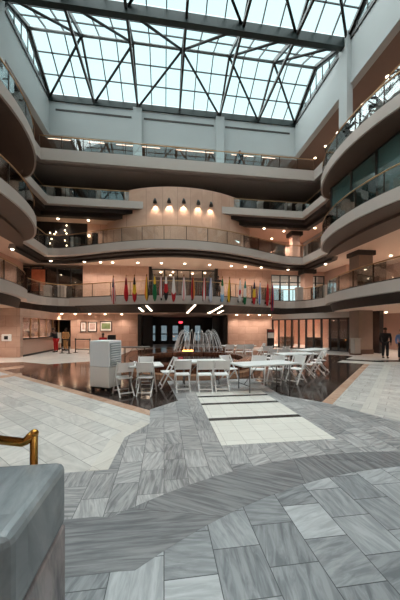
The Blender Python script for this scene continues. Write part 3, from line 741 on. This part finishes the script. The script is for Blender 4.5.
# brass rail behind the plinth
q = thing('brass_handrail', 'polished brass handrail with bent end behind the marble plinth', 'handrail', (-.8,1.74,0))
zt = 1.7-(432-328)*1.74*.93/267
def pxyz(x, y, Y):
    X = px2X(x,Y); zc = X*math.sin(YAW)+Y*math.cos(YAW); return (X+.8, Y-1.74, 1.7+(328-y)*zc/267)
MB().tube([pxyz(-12,438.5,1.74), pxyz(23,442.5,1.74), pxyz(26,441,1.74), pxyz(34,433.5,1.74)], .026, 14).build('rail', M['brass'], q)
e0 = pxyz(34,433.5,1.74)
MB().ball(e0,.0265,.0265,.0265).build('elbow', M['brass'], q)
MB().tube([e0,(e0[0]-.003,e0[1],.0)], .022, 14).build('post', M['brass'], q)
MB().lathe([(.05,0),(.05,.015),(.024,.03)], 16, (e0[0]-.003,e0[1],0)).build('base_flange', M['brass'], q)

# ------------------------------------------------------------------ fountain
fx, fy = 1.2, 11.4
f = thing('fountain', 'round brown granite fountain with white water jets', 'fountain', (fx,fy,0))
MB().lathe([(2.9,0),(2.9,.17),(2.55,.17),(2.55,.02)], 64, smooth=False).build('step_ring', M['stone_tan'], f)
MB().lathe([(2.55,0),(2.55,.40),(2.62,.42),(2.62,.47),(2.15,.47),(2.15,.05)], 64, smooth=False).build('basin_wall', M['stone_brown'], f)
MB().lathe([(2.16,.04),(0,.04)], 64).build('basin_floor', M['stone_brown'], f)
MB().lathe([(2.15,.36),(0,.36)], 64).build('water_surface', M['water'], f)
f2 = thing('jet_fountain', 'ring of white water jets rising from a low basin behind the round pool', 'fountain', (2.1,16.4,0))
MB().lathe([(1.9,0),(1.9,.3),(1.96,.32),(1.96,.38),(1.6,.38),(1.6,.05),(0,.05)], 48, smooth=False).build('basin', M['stone_brown'], f2)
MB().lathe([(1.6,.3),(0,.3)], 48).build('water_surface', M['water'], f2)
for k in range(30):
    a = 2*PI*k/30; c, s_ = math.cos(a), math.sin(a); hh = 1.15+.12*math.sin(k*2.3); xs = []
    for i in range(11):
        u = i/10; r_ = .7+.8*u; xs.append((r_*c, r_*s_, .34+hh*(1-((u-.3)/.7)**2 if u > .3 else 1-((.3-u)/.3)**2)))
    MB().tube(xs, [.01+.02*(i/10) for i in range(11)], 5).build('water_jet', M['spray'], f2)
for k in range(3):
    MB().ball((-.95+.2*k,-1.25,.36), .13,.1,.1).build('amber_lamp', M['amber'], f2)

# ------------------------------------------------------------------ folding chairs and tables
def make_chair(name, label):
    t = thing(name, label, 'chair', group='white folding chairs')
    W = .21
    b = MB(); b.box(-W+.03,W-.03,-.2,.2,.43,.46); b.build('seat', M['white_plastic'], t, bevel=.012)
    b = MB()
    n = 6
    fr = [(-(W-.02)+(2*W-.04)*i/n, -.17-.035*math.sin(PI*i/n)) for i in range(n+1)]
    b.sweep([[(x,y-.01+.0,.60) for x,y in fr],[(x,y-.055,.84) for x,y in fr],[(x,y-.04,.84) for x,y in fr],[(x,y+.005,.60) for x,y in fr]], closed=True)
    b.build('backrest', M['white_plastic'], t)
    for s in (-1,1):
        MB().bar((s*W,.25,0),(s*W,-.21,.85),.03,.035,(0,1,0)).build('leg', M['white_metal'], t)
        MB().bar((s*(W-.035),-.3,0),(s*(W-.035),.12,.46),.028,.033,(0,1,0)).build('leg', M['white_metal'], t)
    MB().bar((-W,.215,.09),(W,.215,.09),.03,.03).build('stretcher', M['white_metal'], t)
    MB().bar((-W+.035,-.255,.09),(W-.035,-.255,.09),.03,.03).build('stretcher', M['white_metal'], t)
    MB().bar((-W,-.09,.60),(W,-.09,.60),.03,.03).build('back_rail', M['white_metal'], t)
    return t
proto = [None]
def chair(x, y, rz, label):
    if proto[0] is None:
        proto[0] = make_chair('folding_chair', label); c = proto[0]
    else:
        c = copy_tree(proto[0]); c['label'] = label
    c.location = (x,y,0); c.rotation_euler = (0,0,math.radians(rz)); return c
def table(x, y, rz, label, L=1.83, W=.76, h=.74, mat='table', leg='grey_metal'):
    t = thing('folding_table', label, 'table', (x,y,0), math.radians(rz), 'folding tables around the fountain')
    MB().box(-L/2,L/2,-W/2,W/2,h-.045,h).build('tabletop', M[mat], t, bevel=.012)
    for s in (-1,1):
        xx = s*(L/2-.25)
        for u in (-1,1): MB().tube([(xx,u*(W/2-.1),0),(xx,u*(W/2-.1),h-.045)], .016, 8).build('leg', M[leg], t)
        MB().tube([(xx,-(W/2-.1),.18),(xx,(W/2-.1),.18)], .012, 8).build('crossbar', M[leg], t)
        MB().tube([(xx,0,.18),(s*(L/2-.7),0,h-.05)], .01, 8).build('brace', M[leg], t)
    return t
# three chairs with their backs to the viewer
table(1.08, 7.85, 0, 'white folding table behind the row of three chairs', L=1.5, W=.7)
chair(.50, 7.28, 2, 'left chair of the three white folding chairs seen from behind')
chair(1.10, 7.17, -3, 'middle chair of the three white folding chairs seen from behind')
chair(1.55, 7.15, -4, 'right chair of the three white folding chairs seen from behind')
# left table beside the cooler
table(-.6, 7.25, 8, 'white folding table beside the grey air cooler', L=1.1, W=.76)
chair(-1.02, 7.02, 25, 'white folding chair nearest the grey air cooler')
chair(-.45, 7.0, -10, 'white folding chair in front of the table beside the cooler')
chair(.12, 7.75, 100, 'white folding chair at the right end of the table beside the cooler')
chair(-.55, 7.95, 175, 'white folding chair behind the table beside the cooler')
# right table
table(2.75, 7.1, 12, 'long white folding table right of the three chairs', L=1.75, W=.8)
chair(2.85, 7.85, 150, 'white folding chair at the far side of the long table')
chair(3.4, 7.8, 140, 'second white folding chair along the far side of the long table')
chair(4.05, 7.8, 118, 'white folding chair off the right end of the long table')
chair(2.0, 8.05, -150, 'white folding chair behind the left end of the long table')
# right rear tables
table(4.95, 9.6, 8, 'white folding table behind the long table, towards the storefront', L=1.5)
table(6.6, 11.3, 30, 'white folding table furthest towards the storefront')
chair(4.9, 8.7, 55, 'white folding chair standing on the dark granite at the right edge')
chair(5.45, 9.0, 62, 'white folding chair beside the table towards the storefront')
chair(6.05, 9.75, 75, 'white folding chair at the right end of the table towards the storefront')
# back tables
table(4.1, 14.4, 0, 'white folding table behind the fountain at the right', L=1.83, W=.7)
for i, (x,y,r) in enumerate(((3.4,13.75,0),(3.95,13.7,5),(4.5,13.8,-6),(5.35,14.3,85))): chair(x,y,r, f'{nth[i]} white folding chair from the left at the table behind the fountain')
for i, (x,y,r) in enumerate(((4.4,10.7,20),(4.95,10.5,-30),(5.1,11.3,60),(5.6,12.0,20),(5.0,12.4,-20))): chair(x,y,r, ['white folding chair behind the long table, closest to the fountain','white folding chair in the back cluster, turned to the left','white folding chair in the back cluster, turned to the fountain','white folding chair at the back of the rear cluster','white folding chair between the rear cluster and the back table'][i])
table(-1.5, 14.1, 0, 'grey topped table left of the fountain', L=1.5, W=.6, mat='grey_metal', leg='bronze')
# ------------------------------------------------------------------ air cooler
ac = thing('portable_air_cooler', 'tall pale grey portable air cooler with louvred side on casters', 'air cooler', (-1.59,7.63,0), math.radians(-30))
wx, wy, hh = .33, .255, 1.36
MB().box(-wx,wx,-wy,wy,.12,.66).build('lower_casing', M['ac_beige'], ac, bevel=.02)
MB().box(-wx,wx,-wy,wy,.665,hh).build('upper_casing', M['ac_blue'], ac, bevel=.02)
# louvred panel faces +X
pn = MB().box(wx-.005,wx+.012,-wy+.05,wy-.05,.70,hh-.06).build('louver_panel', M['louver'], ac)
lv = MB()
for i in range(9):
    z = .73+.063*i; lv.add([(wx+.012,-wy+.06,z),(wx+.012,wy-.06,z),(wx+.045,wy-.06,z+.034),(wx+.045,-wy+.06,z+.034),(wx+.012,-wy+.06,z+.03),(wx+.012,wy-.06,z+.03)], [(0,1,2,3),(3,2,5,4)])
lv.build('louver_slats', M['ac_blue'], pn)
MB().box(-wx+.02,wx-.02,-wy+.02,wy-.02,.09,.13).build('base_tray', M['black'], ac)
for sx in (-1,1):
    for sy in (-1,1):
        c_ = MB().tube([(sx*(wx-.06)-.02,sy*(wy-.07),.045),(sx*(wx-.06)+.02,sy*(wy-.07),.045)], .045, 12).build('caster', M['black'], ac)

# ------------------------------------------------------------------ people
def skin_mesh(name, verts, edges, radii, mat, parent, levels=2, root=0, extra=None):
    me = bpy.data.meshes.new(name); me.from_pydata(verts, edges, []); me.materials.append(mat)
    o = bpy.data.objects.new(name, me); COL.objects.link(o); o.parent = parent
    o.modifiers.new('skin','SKIN')
    for i, r in enumerate(radii):
        sv = me.skin_vertices[0].data[i]; sv.radius = (r,r) if not isinstance(r, tuple) else r
        sv.use_root = (i == root)
    md = o.modifiers.new('sub','SUBSURF'); md.levels = levels; md.render_levels = levels
    for p in me.polygons: p.use_smooth = True
    o.modifiers['skin'].use_smooth_shade = True
    return o
def person(label, loc, rz, H=1.7, top='suit', legs='denim', skin='skin', arms=None, lean=0, seated=False, skirt=False, sleeves=True):
    t = thing('person', label, 'person', loc, rz)
    s = H/1.72
    hip = .92*s if not seated else .50*s
    def tr(x, y, z):   # lean the upper body forward about the hips
        dz = z-hip; return (x, y+dz*math.sin(lean), hip+dz*math.cos(lean))
    V = []; Ed = []; R = []
    def add(p, r, link=None):
        V.append(p); R.append(r)
        if link is not None: Ed.append((link, len(V)-1))
        return len(V)-1
    up = hip
    pel = add((0,0,hip), .13*s); wa = add(tr(0,0,up+.18*s), .12*s, pel); ch = add(tr(0,.0,up+.38*s), .145*s, wa)
    nb = add(tr(0,0,up+.53*s), .065*s, ch); nk = add(tr(0,.01,up+.60*s), .052*s, nb)
    hd = add(tr(0,.02,up+.68*s), .085*s, nk); hd2 = add(tr(0,.02,up+.76*s), .075*s, hd)
    nose = add(tr(0,.115*s,up+.69*s), .014*s, hd)
    arm = arms or {-1:[(-.22,.02,up+.47*s),(-.26,.0,up+.2*s),(-.24,.1,up-.04*s)], 1:[(.22,.02,up+.47*s),(.26,.0,up+.2*s),(.24,.1,up-.04*s)]}
    armv = {}
    for sd in (-1,1):
        pts = [tr(*q) for q in arm[sd]]
        a = add(pts[0], .06*s, ch); e = add(pts[1], .045*s, a); w = add(pts[2], .03*s, e)
        armv[sd] = pts
        d = (Vector(pts[2])-Vector(pts[1])).normalized(); sdv = d.cross(Vector((sd,.2,.1))).normalized()
        pc = Vector(pts[2])+d*.07*s; pm = add(tuple(pc), .034*s, w)
        for k in range(4):
            base = pc+d*.045*s+sdv*((k-1.5)*.021*s); ln = (.06,.075,.07,.052)[k]*s
            f1 = add(tuple(base), .0095*s, pm); f2 = add(tuple(base+d*ln*.6+Vector((-sd*.008,0,0))), .0085*s, f1); add(tuple(base+d*ln+Vector((-sd*.022,0,0))), .0075*s, f2)
        tb = pc-sdv*.04*s; t1 = add(tuple(tb), .011*s, pm); add(tuple(tb-sdv*.02*s+d*.045*s), .009*s, t1)
    legv = {}
    for sd in (-1,1):
        if seated: L = [(sd*.09,.02,hip),(sd*.1,.45*s,hip),(sd*.1,.45*s,.08),(sd*.1,.58*s,.05)]
        else: L = [(sd*.09,0,hip-.04),(sd*.1,.02,.49*s),(sd*.1+sd*.01,-.02,.09),(sd*.12,.13,.04)]
        a = add(L[0], .09*s, pel); k = add(L[1], .06*s, a); an = add(L[2], .042*s, k); add(L[3], .035*s, an); legv[sd] = L
    body = skin_mesh('body', V, Ed, R, M[skin], t)
    # garments
    v = [tr(0,0,up-.05*s), tr(0,0,up+.18*s), tr(0,0,up+.38*s), tr(0,0,up+.53*s)]; r = [.155*s,.15*s,.17*s,.085*s]; e = [(0,1),(1,2),(2,3)]
    for sd in (-1,1):
        n0 = len(v); v.append(armv[sd][0]); r.append(.08*s); e.append((2,n0))
        a_, b_ = Vector(armv[sd][1]), Vector(armv[sd][2])
        if sleeves:
            v.append(tuple(a_)); r.append(.062*s); v.append(tuple(a_.lerp(b_,.92))); r.append(.045*s); e += [(n0,n0+1),(n0+1,n0+2)]
        else:
            v.append(tuple(Vector(armv[sd][0]).lerp(a_,.5))); r.append(.066*s); e.append((n0,n0+1))
    skin_mesh('jacket' if sleeves else 'top', v, e, r, M[top], t)
    if skirt:
        MB().lathe([(.16*s,hip+.05),(.2*s,hip-.1),(.27*s,hip-.42*s),(.255*s,hip-.42*s)], 20).build('skirt', M[legs], t)
    else:
        v = [(0,0,hip)]; r = [.145*s]; e = []
        for sd in (-1,1):
            L = legv[sd]; n0 = len(v); v += [L[0], L[1], tuple(Vector(L[1]).lerp(Vector(L[2]),.93))]; r += [.105*s,.08*s,.065*s]; e += [(0,n0),(n0,n0+1),(n0+1,n0+2)]
        skin_mesh('trousers', v, e, r, M[legs], t)
    for sd in (-1,1):
        L = legv[sd]; b = MB(); b.ball((L[2][0], (L[2][1]+L[3][1])/2+.01, .045), .052,.14,.045, 12, 8); b.build('shoe', M['black'], t)
    hp = tr(0,.0,up+.735*s); hb = MB(); hb.ball((hp[0],hp[1]-.012,hp[2]+.015), .1*s,.108*s,.108*s, 14, 8, 0, .58); hb.build('hair', M['hair'], t)
    return t
person('person in a black suit standing in the right hall', (12.25,13.4,0), math.radians(-60), 1.68, 'suit','suit','skin_dark')
person('person in a blue shirt standing beside the person in black', (12.5,12.6,0), math.radians(150), 1.62, 'blueshirt','denim')
up = .92
person('person in dark jacket and red trousers leaning on the teller counter', (-7.5,19.9,0), math.radians(70), 1.7, 'suit','redcloth','skin_dark', lean=.35,
       arms={-1:[(-.22,.02,1.38),(-.25,.12,1.12),(-.18,.36,1.12)],1:[(.22,.02,1.38),(.25,.12,1.12),(.18,.36,1.12)]})
person('person in red top seated at the desk behind the air cooler', (-4.35,20.0,0), math.radians(180), 1.7, 'redcloth','denim','skin_dark', seated=True)
person('person in tan coat standing by the dark doorway', (-7.3,21.2,0), math.radians(160), 1.66, 'tancloth','tancloth','skin_dark')
yb = 21-bow(px2X(219,18.6),3.0)
person('person in dark skirt standing behind the flag railing', (px2X(219,18.75), yb+.75, 3.9), math.radians(170), 1.55, 'suit','suit','skin_dark', skirt=True, sleeves=False)
person('person in dark clothes behind the top level glass railing', (px2X(240,21.7), 21.75, 14.95), math.radians(180), 1.6, 'suit','suit')
# desk of the seated person
dk = thing('reception_desk', 'dark desk of the person in the red top', 'desk', (-4.1,19.45,0))
MB().box(-.8,.8,-.35,.35,.70,.75).build('desktop', M['black'], dk)
MB().box(-.78,.78,-.3,-.26,.1,.7).build('modesty_panel', M['bronze'], dk)
for s in (-1,1): MB().box(s*.75-.03,s*.75+.03,-.3,.3,0,.7).build('leg', M['bronze'], dk)
mo = thing('desk_monitor', 'black monitor on the desk beside the person in red', 'monitor', (-3.65,19.5,.75), math.radians(200))
MB().box(-.28,.28,-.02,.02,.12,.46).build('screen', M['black'], mo); MB().box(-.04,.04,-.03,.03,0,.14).build('stand', M['black'], mo); MB().box(-.12,.12,-.09,.09,0,.015).build('base', M['black'], mo)
oc = thing('office_chair', 'dark office chair under the person in the red top', 'chair', (-4.35,20.05,0))
MB().box(-.24,.24,-.24,.24,.38,.44).build('seat', M['black'], oc, bevel=.02); MB().box(-.22,.22,.24,.29,.5,.95).build('backrest', M['black'], oc, bevel=.02)
MB().tube([(0,0,.06),(0,0,.38)], .03).build('post', M['grey_metal'], oc)
b = MB()
for k in range(5):
    a = 2*PI*k/5; b.bar((0,0,.06),(.27*math.cos(a),.27*math.sin(a),.03),.04,.04)
b.build('base', M['grey_metal'], oc)

# ------------------------------------------------------------------ teller counter and hall objects
tc_ = thing('teller_counter', 'long rose fronted teller counter with dark top', 'counter', (-8.45,19.85,0))
MB().box(-.3,.25,-2.9,2.9,0,1.02).build('front_panel', M['pinkpaint'], tc_)
MB().box(-.4,.35,-2.92,2.92,1.02,1.08).build('countertop', M['bronze'], tc_)
MB().box(-.28,.27,-2.9,2.9,0,.12).build('kick_plate', M['dark'], tc_)
tl = thing('teller_screen', 'glass screen with posts above the teller counter', 'screen', (-8.35,19.85,1.08))
MB().box(-.008,.008,-2.85,2.85,0.05,1.25).build('glass_panel', M['shop_glass'], tl)
for k in range(6): MB().box(-.03,.03,-2.86+1.14*k-.03,-2.86+1.14*k+.03,0,1.27).build('post', M['brassrail'], tl)
for k, y in enumerate((17.6,18.7,21.2)):
    m_ = thing('counter_monitor', f'{nth[k]} dark monitor from the front on the teller counter', 'monitor', (-8.65,y,1.08), PI/2, 'monitors on the teller counter')
    MB().box(-.22,.22,-.02,.02,.1,.4).build('screen', M['black'], m_); MB().box(-.03,.03,-.03,.03,0,.12).build('stand', M['black'], m_)
for y in (18.0, 20.0, 22.0): downlight(-10.2, y, 2.84, f'downlight behind the teller counter, {["front","middle","rear"][int((y-18)/2)]}', 150)
# white fixture on the left wall
ph = thing('wall_fixture', 'white rounded wall fixture with dark centre on the left stone wall', 'wall fixture', (px2X(7,16.6),16.6,1.15))
MB().box(-.26,.26,-.09,0,-.2,.2).build('housing', M['white_plastic'], ph, bevel=.06)
MB().box(-.1,.1,-.12,-.08,-.1,.1).build('dark_centre', M['black'], ph, bevel=.02)
# pictures
for i, (a, c, z0, z1, m_, lb) in enumerate(((80.5,86.5,1.38,2.22,'picgrey','narrow framed picture, first on the rose wall left of the entrance'),(88,97,1.38,2.22,'picgrey','framed picture between the narrow one and the green one'),(100,112,1.42,2.26,'picgreen','framed green landscape picture on the rose wall'))):
    x0, x1 = px2X(a,23), px2X(c,23); t = thing('framed_picture', lb, 'picture', ((x0+x1)/2,22.99,z0), group='framed pictures on the rose wall')
    w = (x1-x0)/2; hh_ = z1-z0; b = MB()
    b.box(-w,w,-.04,.0,0,.06); b.box(-w,w,-.04,0,hh_-.06,hh_); b.box(-w,-w+.06,-.04,0,.06,hh_-.06); b.box(w-.06,w,-.04,0,.06,hh_-.06); b.build('frame', M['bronze'], t)
    MB().box(-w+.06,w-.06,-.02,0,.06,hh_-.06).build('mat_board', M['paper'], t); MB().box(-w+.14,w-.14,-.025,-.02,.2,hh_-.16).build('print', M[m_], t)
# stanchions
def stanchion(x, y, label, belt=None):
    t = thing('belt_stanchion', label, 'stanchion', (x,y,0), group='belt stanchions of the queue')
    MB().lathe([(0,0),(.17,0),(.17,.02),(.04,.05),(0,.05)], 20).build('base', M['bronze'], t)
    MB().tube([(0,0,.04),(0,0,.98)], .032, 10).build('post', M['bronze'], t)
    MB().tube([(0,0,.86),(0,0,1.0)], .045, 10).build('belt_head', M['black'], t)
    if belt:
        dx, dy = belt[0]-x, belt[1]-y
        for z in (.93,.25): MB().bar((0,0,z),(dx,dy,z),.008,.06).build('belt', M['belt'], t)
st = [(px2X(62,19.0),19.0),(px2X(69,18.6),18.6),(px2X(75.5,19.3),19.3),(px2X(90,18.7),18.7)]
stanchion(*st[0], 'belt stanchion standing in front of the person in tan', st[1])
stanchion(*st[1], 'second belt stanchion from the left, near the teller hall')
stanchion(*st[2], 'third belt stanchion from the left, below the pictures', st[3])
stanchion(*st[3], 'belt stanchion closest to the air cooler')
es = thing('poster_stand', 'white poster stand by the dark doorway', 'sign', (px2X(57,21.4),21.4,0))
MB().box(-.3,.3,-.02,.02,.55,1.35).build('board', M['paper'], es)
for s in (-1,1): MB().tube([(s*.2,0,0),(s*.2,0,.6)], .02).build('leg', M['bronze'], es)
MB().tube([(0,.35,0),(0,.02,1.2)], .015).build('back_leg', M['bronze'], es)
# sign stand near storefront
sg = thing('sign_stand', 'dark sign stand with red header and white sheet before the storefront', 'sign', (px2X(270.5,21.6),21.6,0))
MB().box(-.3,.3,-.06,.06,0,.75).build('base', M['black'], sg); MB().box(-.3,.3,-.05,.05,.75,1.6).build('back_board', M['bronze'], sg)
MB().box(-.26,.26,-.065,-.05,.85,1.3).build('sheet', M['paper'], sg); MB().box(-.27,.27,-.065,-.05,1.34,1.56).build('header', plain('dull red sign header', rgb(120,40,36), .6), sg)
# poster in the second level shop window
po = thing('wall_poster', 'orange red poster in the second level shop window', 'poster', (px2X(38.5,22.5),22.5,4.6))
MB().box(-.5,.5,-.02,.02,0,1.7).build('sheet', M['posterred'], po); MB().box(-.53,.53,-.015,.03,-.03,1.73).build('backing', M['black'], po)
# storefront interior furniture: low dark counters seen through the glass
for i, (x,y,r) in enumerate(((11.3,23.6,0),(12.6,21.2,-40),(13.3,19.0,-60))):
    t = thing('display_counter', ['dark low counter behind the left storefront panes','dark low counter behind the middle storefront panes','dark low counter behind the right storefront panes'][i], 'counter', (x,y,0), math.radians(r), 'counters inside the storefront')
    MB().box(-.6,.6,-.25,.25,0,.85).build('body', M['brownwall'], t); MB().box(-.65,.65,-.3,.3,.85,.9).build('top', M['black'], t)
for i, (x,y) in enumerate(((10.6,24.5),(11.9,23.4),(11.0,26.2))): downlight(x, y, 2.84, f'{nth[i]} downlight from the left inside the storefront', 190)
# small pillar in front of the right column
sp = thing('stone_bollard', 'short pale pillar in front of the right square column', 'pillar', (px2X(355.5,15.4),15.4,0)); MB().box(-.2,.2,-.2,.2,.1,1.0).build('shaft', M['pier'], sp, bevel=.02); MB().box(-.24,.24,-.24,.24,0,.1).build('base', M['brownwall'], sp); MB().box(-.23,.23,-.23,.23,1.0,1.06).build('cap', M['pier'], sp)
# light strings on the third level
for i, (x, ys) in enumerate(((px2X(51,23.1),(240,244.5,249,234)),(px2X(55.5,23.1),(233,235)),(px2X(66,23.1),(226,231,234,241,246)))):
    t = thing('light_string', ['hanging light string furthest left on the third level shop wall','short hanging light string between the two long ones','hanging light string nearest the stone pier on the third level'][i], 'lights', (x,23.05,10.3), group='hanging light strings')
    zz = [1.7+(328-y)*21.9/267-10.3 for y in ys]
    MB().tube([(0,0,0),(0,0,min(zz))], .008, 5).build('cord', M['black'], t)
    for k, z in enumerate(zz): MB().ball((.06*(-1)**k,0,z), .045,.045,.05, 8, 6).build('bulb', M['bulb'], t)
lp = thing('wall_lamp', 'small warm lamp by the third level doorway', 'lamp', (px2X(88.5,22.9),23.15,9.3)); MB().ball((0,-.12,0), .13,.1,.13).build('globe', M['bulb'], lp); MB().box(-.04,.04,-.06,.03,-.1,.1).build('wall_plate', M['bronze'], lp)
struct(MB().box(px2X(92,23.18),px2X(98,23.18),23.16,23.22,7.6,9.6).build('door_6', M['shop']), 'dark doorway beside the drum')

# ------------------------------------------------------------------ flags along the second level balcony
FC = {}
def fcol(c):
    if c not in FC: FC[c] = plain('flag cloth %s' % c, {'red':rgb(186,26,34),'white':rgb(222,216,212),'navy':rgb(28,30,70),'blue':rgb(60,96,170),'green':rgb(22,110,62),'yellow':rgb(222,178,50),'black':rgb(22,20,20),'orange':rgb(222,130,40),'maroon':rgb(120,24,34),'pink':rgb(214,150,150),'teal':rgb(20,120,110),'sky':rgb(140,180,214)}[c], .85, vary=.06)
    return FC[c]
def bands(*cs): return lambda u, v: cs[min(len(cs)-1, int(u*len(cs)))]
def rows(*cs): return lambda u, v: cs[min(len(cs)-1, int(v*len(cs)))]
def usa(u, v): return 'navy' if v < .4 and u < .6 else ('red','white')[int(u*9) % 2]
def japan(u, v): return 'red' if (u-.5)**2/.1+(v-.55)**2/.022 < 1 else 'white'
flags = [
 (115, usa, 'draped flag with navy corner and red and white stripes, far left of the row', 1.75),
 (127, rows('maroon','red','red'), 'draped maroon and red flag, second in the row', 1.6),
 (135.5, rows('black','yellow','red'), 'draped flag of black, yellow and red', 1.65),
 (147, bands('orange','yellow','black'), 'draped orange and black striped flag', 1.55),
 (155, rows('yellow','green','green'), 'draped green and yellow flag', 1.6),
 (161.5, bands('pink','white','maroon'), 'draped pale pink and maroon flag', 1.4),
 (166, rows('white','red','black'), 'draped flag of white, red and black', 1.55),
 (173.5, rows('white','white','red'), 'draped white flag with a red lower half', 1.65),
 (183.5, bands('white','pink','white'), 'draped white flag with a pink middle', 1.55),
 (192, bands('red','maroon','orange'), 'draped dark red and orange flag', 1.5),
 (203, bands('red','white','red'), 'draped red, white, red flag', 1.6),
 (209.5, bands('blue','white','blue','white'), 'draped blue and white striped flag', 1.65),
 (221, rows('green','white','sky'), 'draped flag of green, white and pale blue, beside the person at the railing', 1.6),
 (227.5, bands('yellow','yellow','black'), 'draped yellow and black flag', 1.6),
 (238, japan, 'draped white flag with a red disc', 1.55),
 (243, rows('teal','white','green'), 'draped teal, white and green flag', 1.7),
 (252, rows('navy','yellow','red'), 'draped navy, yellow and red flag', 1.65),
 (257.5, bands('white','blue','white'), 'draped white and blue flag', 1.65),
 (265, rows('red','red','red'), 'draped plain red flag', 1.7),
 (270, bands('red','navy','red'), 'draped red and navy flag, last in the row on the right', 2.1)]
Pf = EDGE[2]
for (x, fn, lab, ln) in flags:
    tanv = math.tan(math.atan((x-200)/267)+YAW)
    best = min((abs(p[0]-p[1]*tanv), p[0], p[1]) for a, c in zip(Pf, Pf[1:]) if a[1] > 17 for p in [(a[0]+(c[0]-a[0])*k/10, a[1]+(c[1]-a[1])*k/10) for k in range(10)])
    X, Y = best[1], best[2]-.04
    t = thing('flag', lab, 'flag', (X,Y,Z[2]-.3), group='flags along the second level balcony')
    tilt = -.55
    MB().tube([(0,0,0),(0,tilt*.9,1.5)], .022, 8).build('pole', M['wood'], t)
    MB().lathe([(0,.16),(.035,.08),(.02,0)], 10, (0,tilt*.9,1.49)).build('finial', M['brass'], t)
    MB().box(-.05,.05,-.06,.05,-.05,.12).build('bracket', M['bronze'], t)
    nu, nv = 10, 16
    vs = []
    ptop = 1.45
    for j in range(nv+1):
        v = j/nv
        for i in range(nu+1):
            u = i/nu
            w = .06+.27*v**.8*(1-.45*max(0,v-.75)/.25)
            zz = ptop - ln*v*(.88+.12*math.sin(PI*u)) 
            yy = tilt*.9*(1-.22*v) - .03
            vs.append(((u-.5)*w, yy-.05*math.sin(u*PI*5+v*2)*(.3+v)*.8, zz))
    cols = []; b = MB()
    for j in range(nv):
        for i in range(nu):
            c = fn((i+.5)/nu, (j+.5)/nv)
            if c not in cols: cols.append(c)
    off = 0; b.v = [tuple(p) for p in vs]
    for j in range(nv):
        for i in range(nu):
            c = fn((i+.5)/nu, (j+.5)/nv); a0 = j*(nu+1)+i
            b.f.append([a0,a0+1,a0+nu+2,a0+nu+1]); b.sm.append(True); b.mi.append(cols.index(c))
    b.build('cloth', [fcol(c) for c in cols], t, solid=.006)

# ------------------------------------------------------------------ light
w = bpy.data.worlds.new('overcast sky'); scene.world = w; w.use_nodes = True
t = w.node_tree; bg = t.nodes['Background']
tc = N(t,'ShaderNodeTexCoord'); no = N(t,'ShaderNodeTexNoise', Scale=2.0, Detail=3.0); cr = N(t,'ShaderNodeValToRGB')
cr.color_ramp.elements[0].color = (.66,.90,.93,1); cr.color_ramp.elements[1].color = (.78,.97,1,1)
t.links.new(tc.outputs['Generated'], no.inputs['Vector']); t.links.new(no.outputs['Fac'], cr.inputs[0]); t.links.new(cr.outputs[0], bg.inputs[0])
bg.inputs[1].default_value = 1.1
sl = bpy.data.lights.new('overcast_sun','SUN'); sl.energy = 7.2; sl.angle = math.radians(120); sl.color = (1,.95,.925)
so = bpy.data.objects.new('overcast_sun', sl); COL.objects.link(so); so.rotation_euler = (math.radians(-5), math.radians(-24), 0); so.location = (0,0,40)

scene.view_settings.view_transform = 'Standard'; scene.view_settings.look = 'None'
scene.view_settings.exposure = .5; scene.view_settings.gamma = 1; scene.view_settings.use_curve_mapping = False
scene.cycles.use_denoising = True
scene.cycles.max_bounces = 8; scene.cycles.transparent_max_bounces = 24; scene.cycles.diffuse_bounces = 6
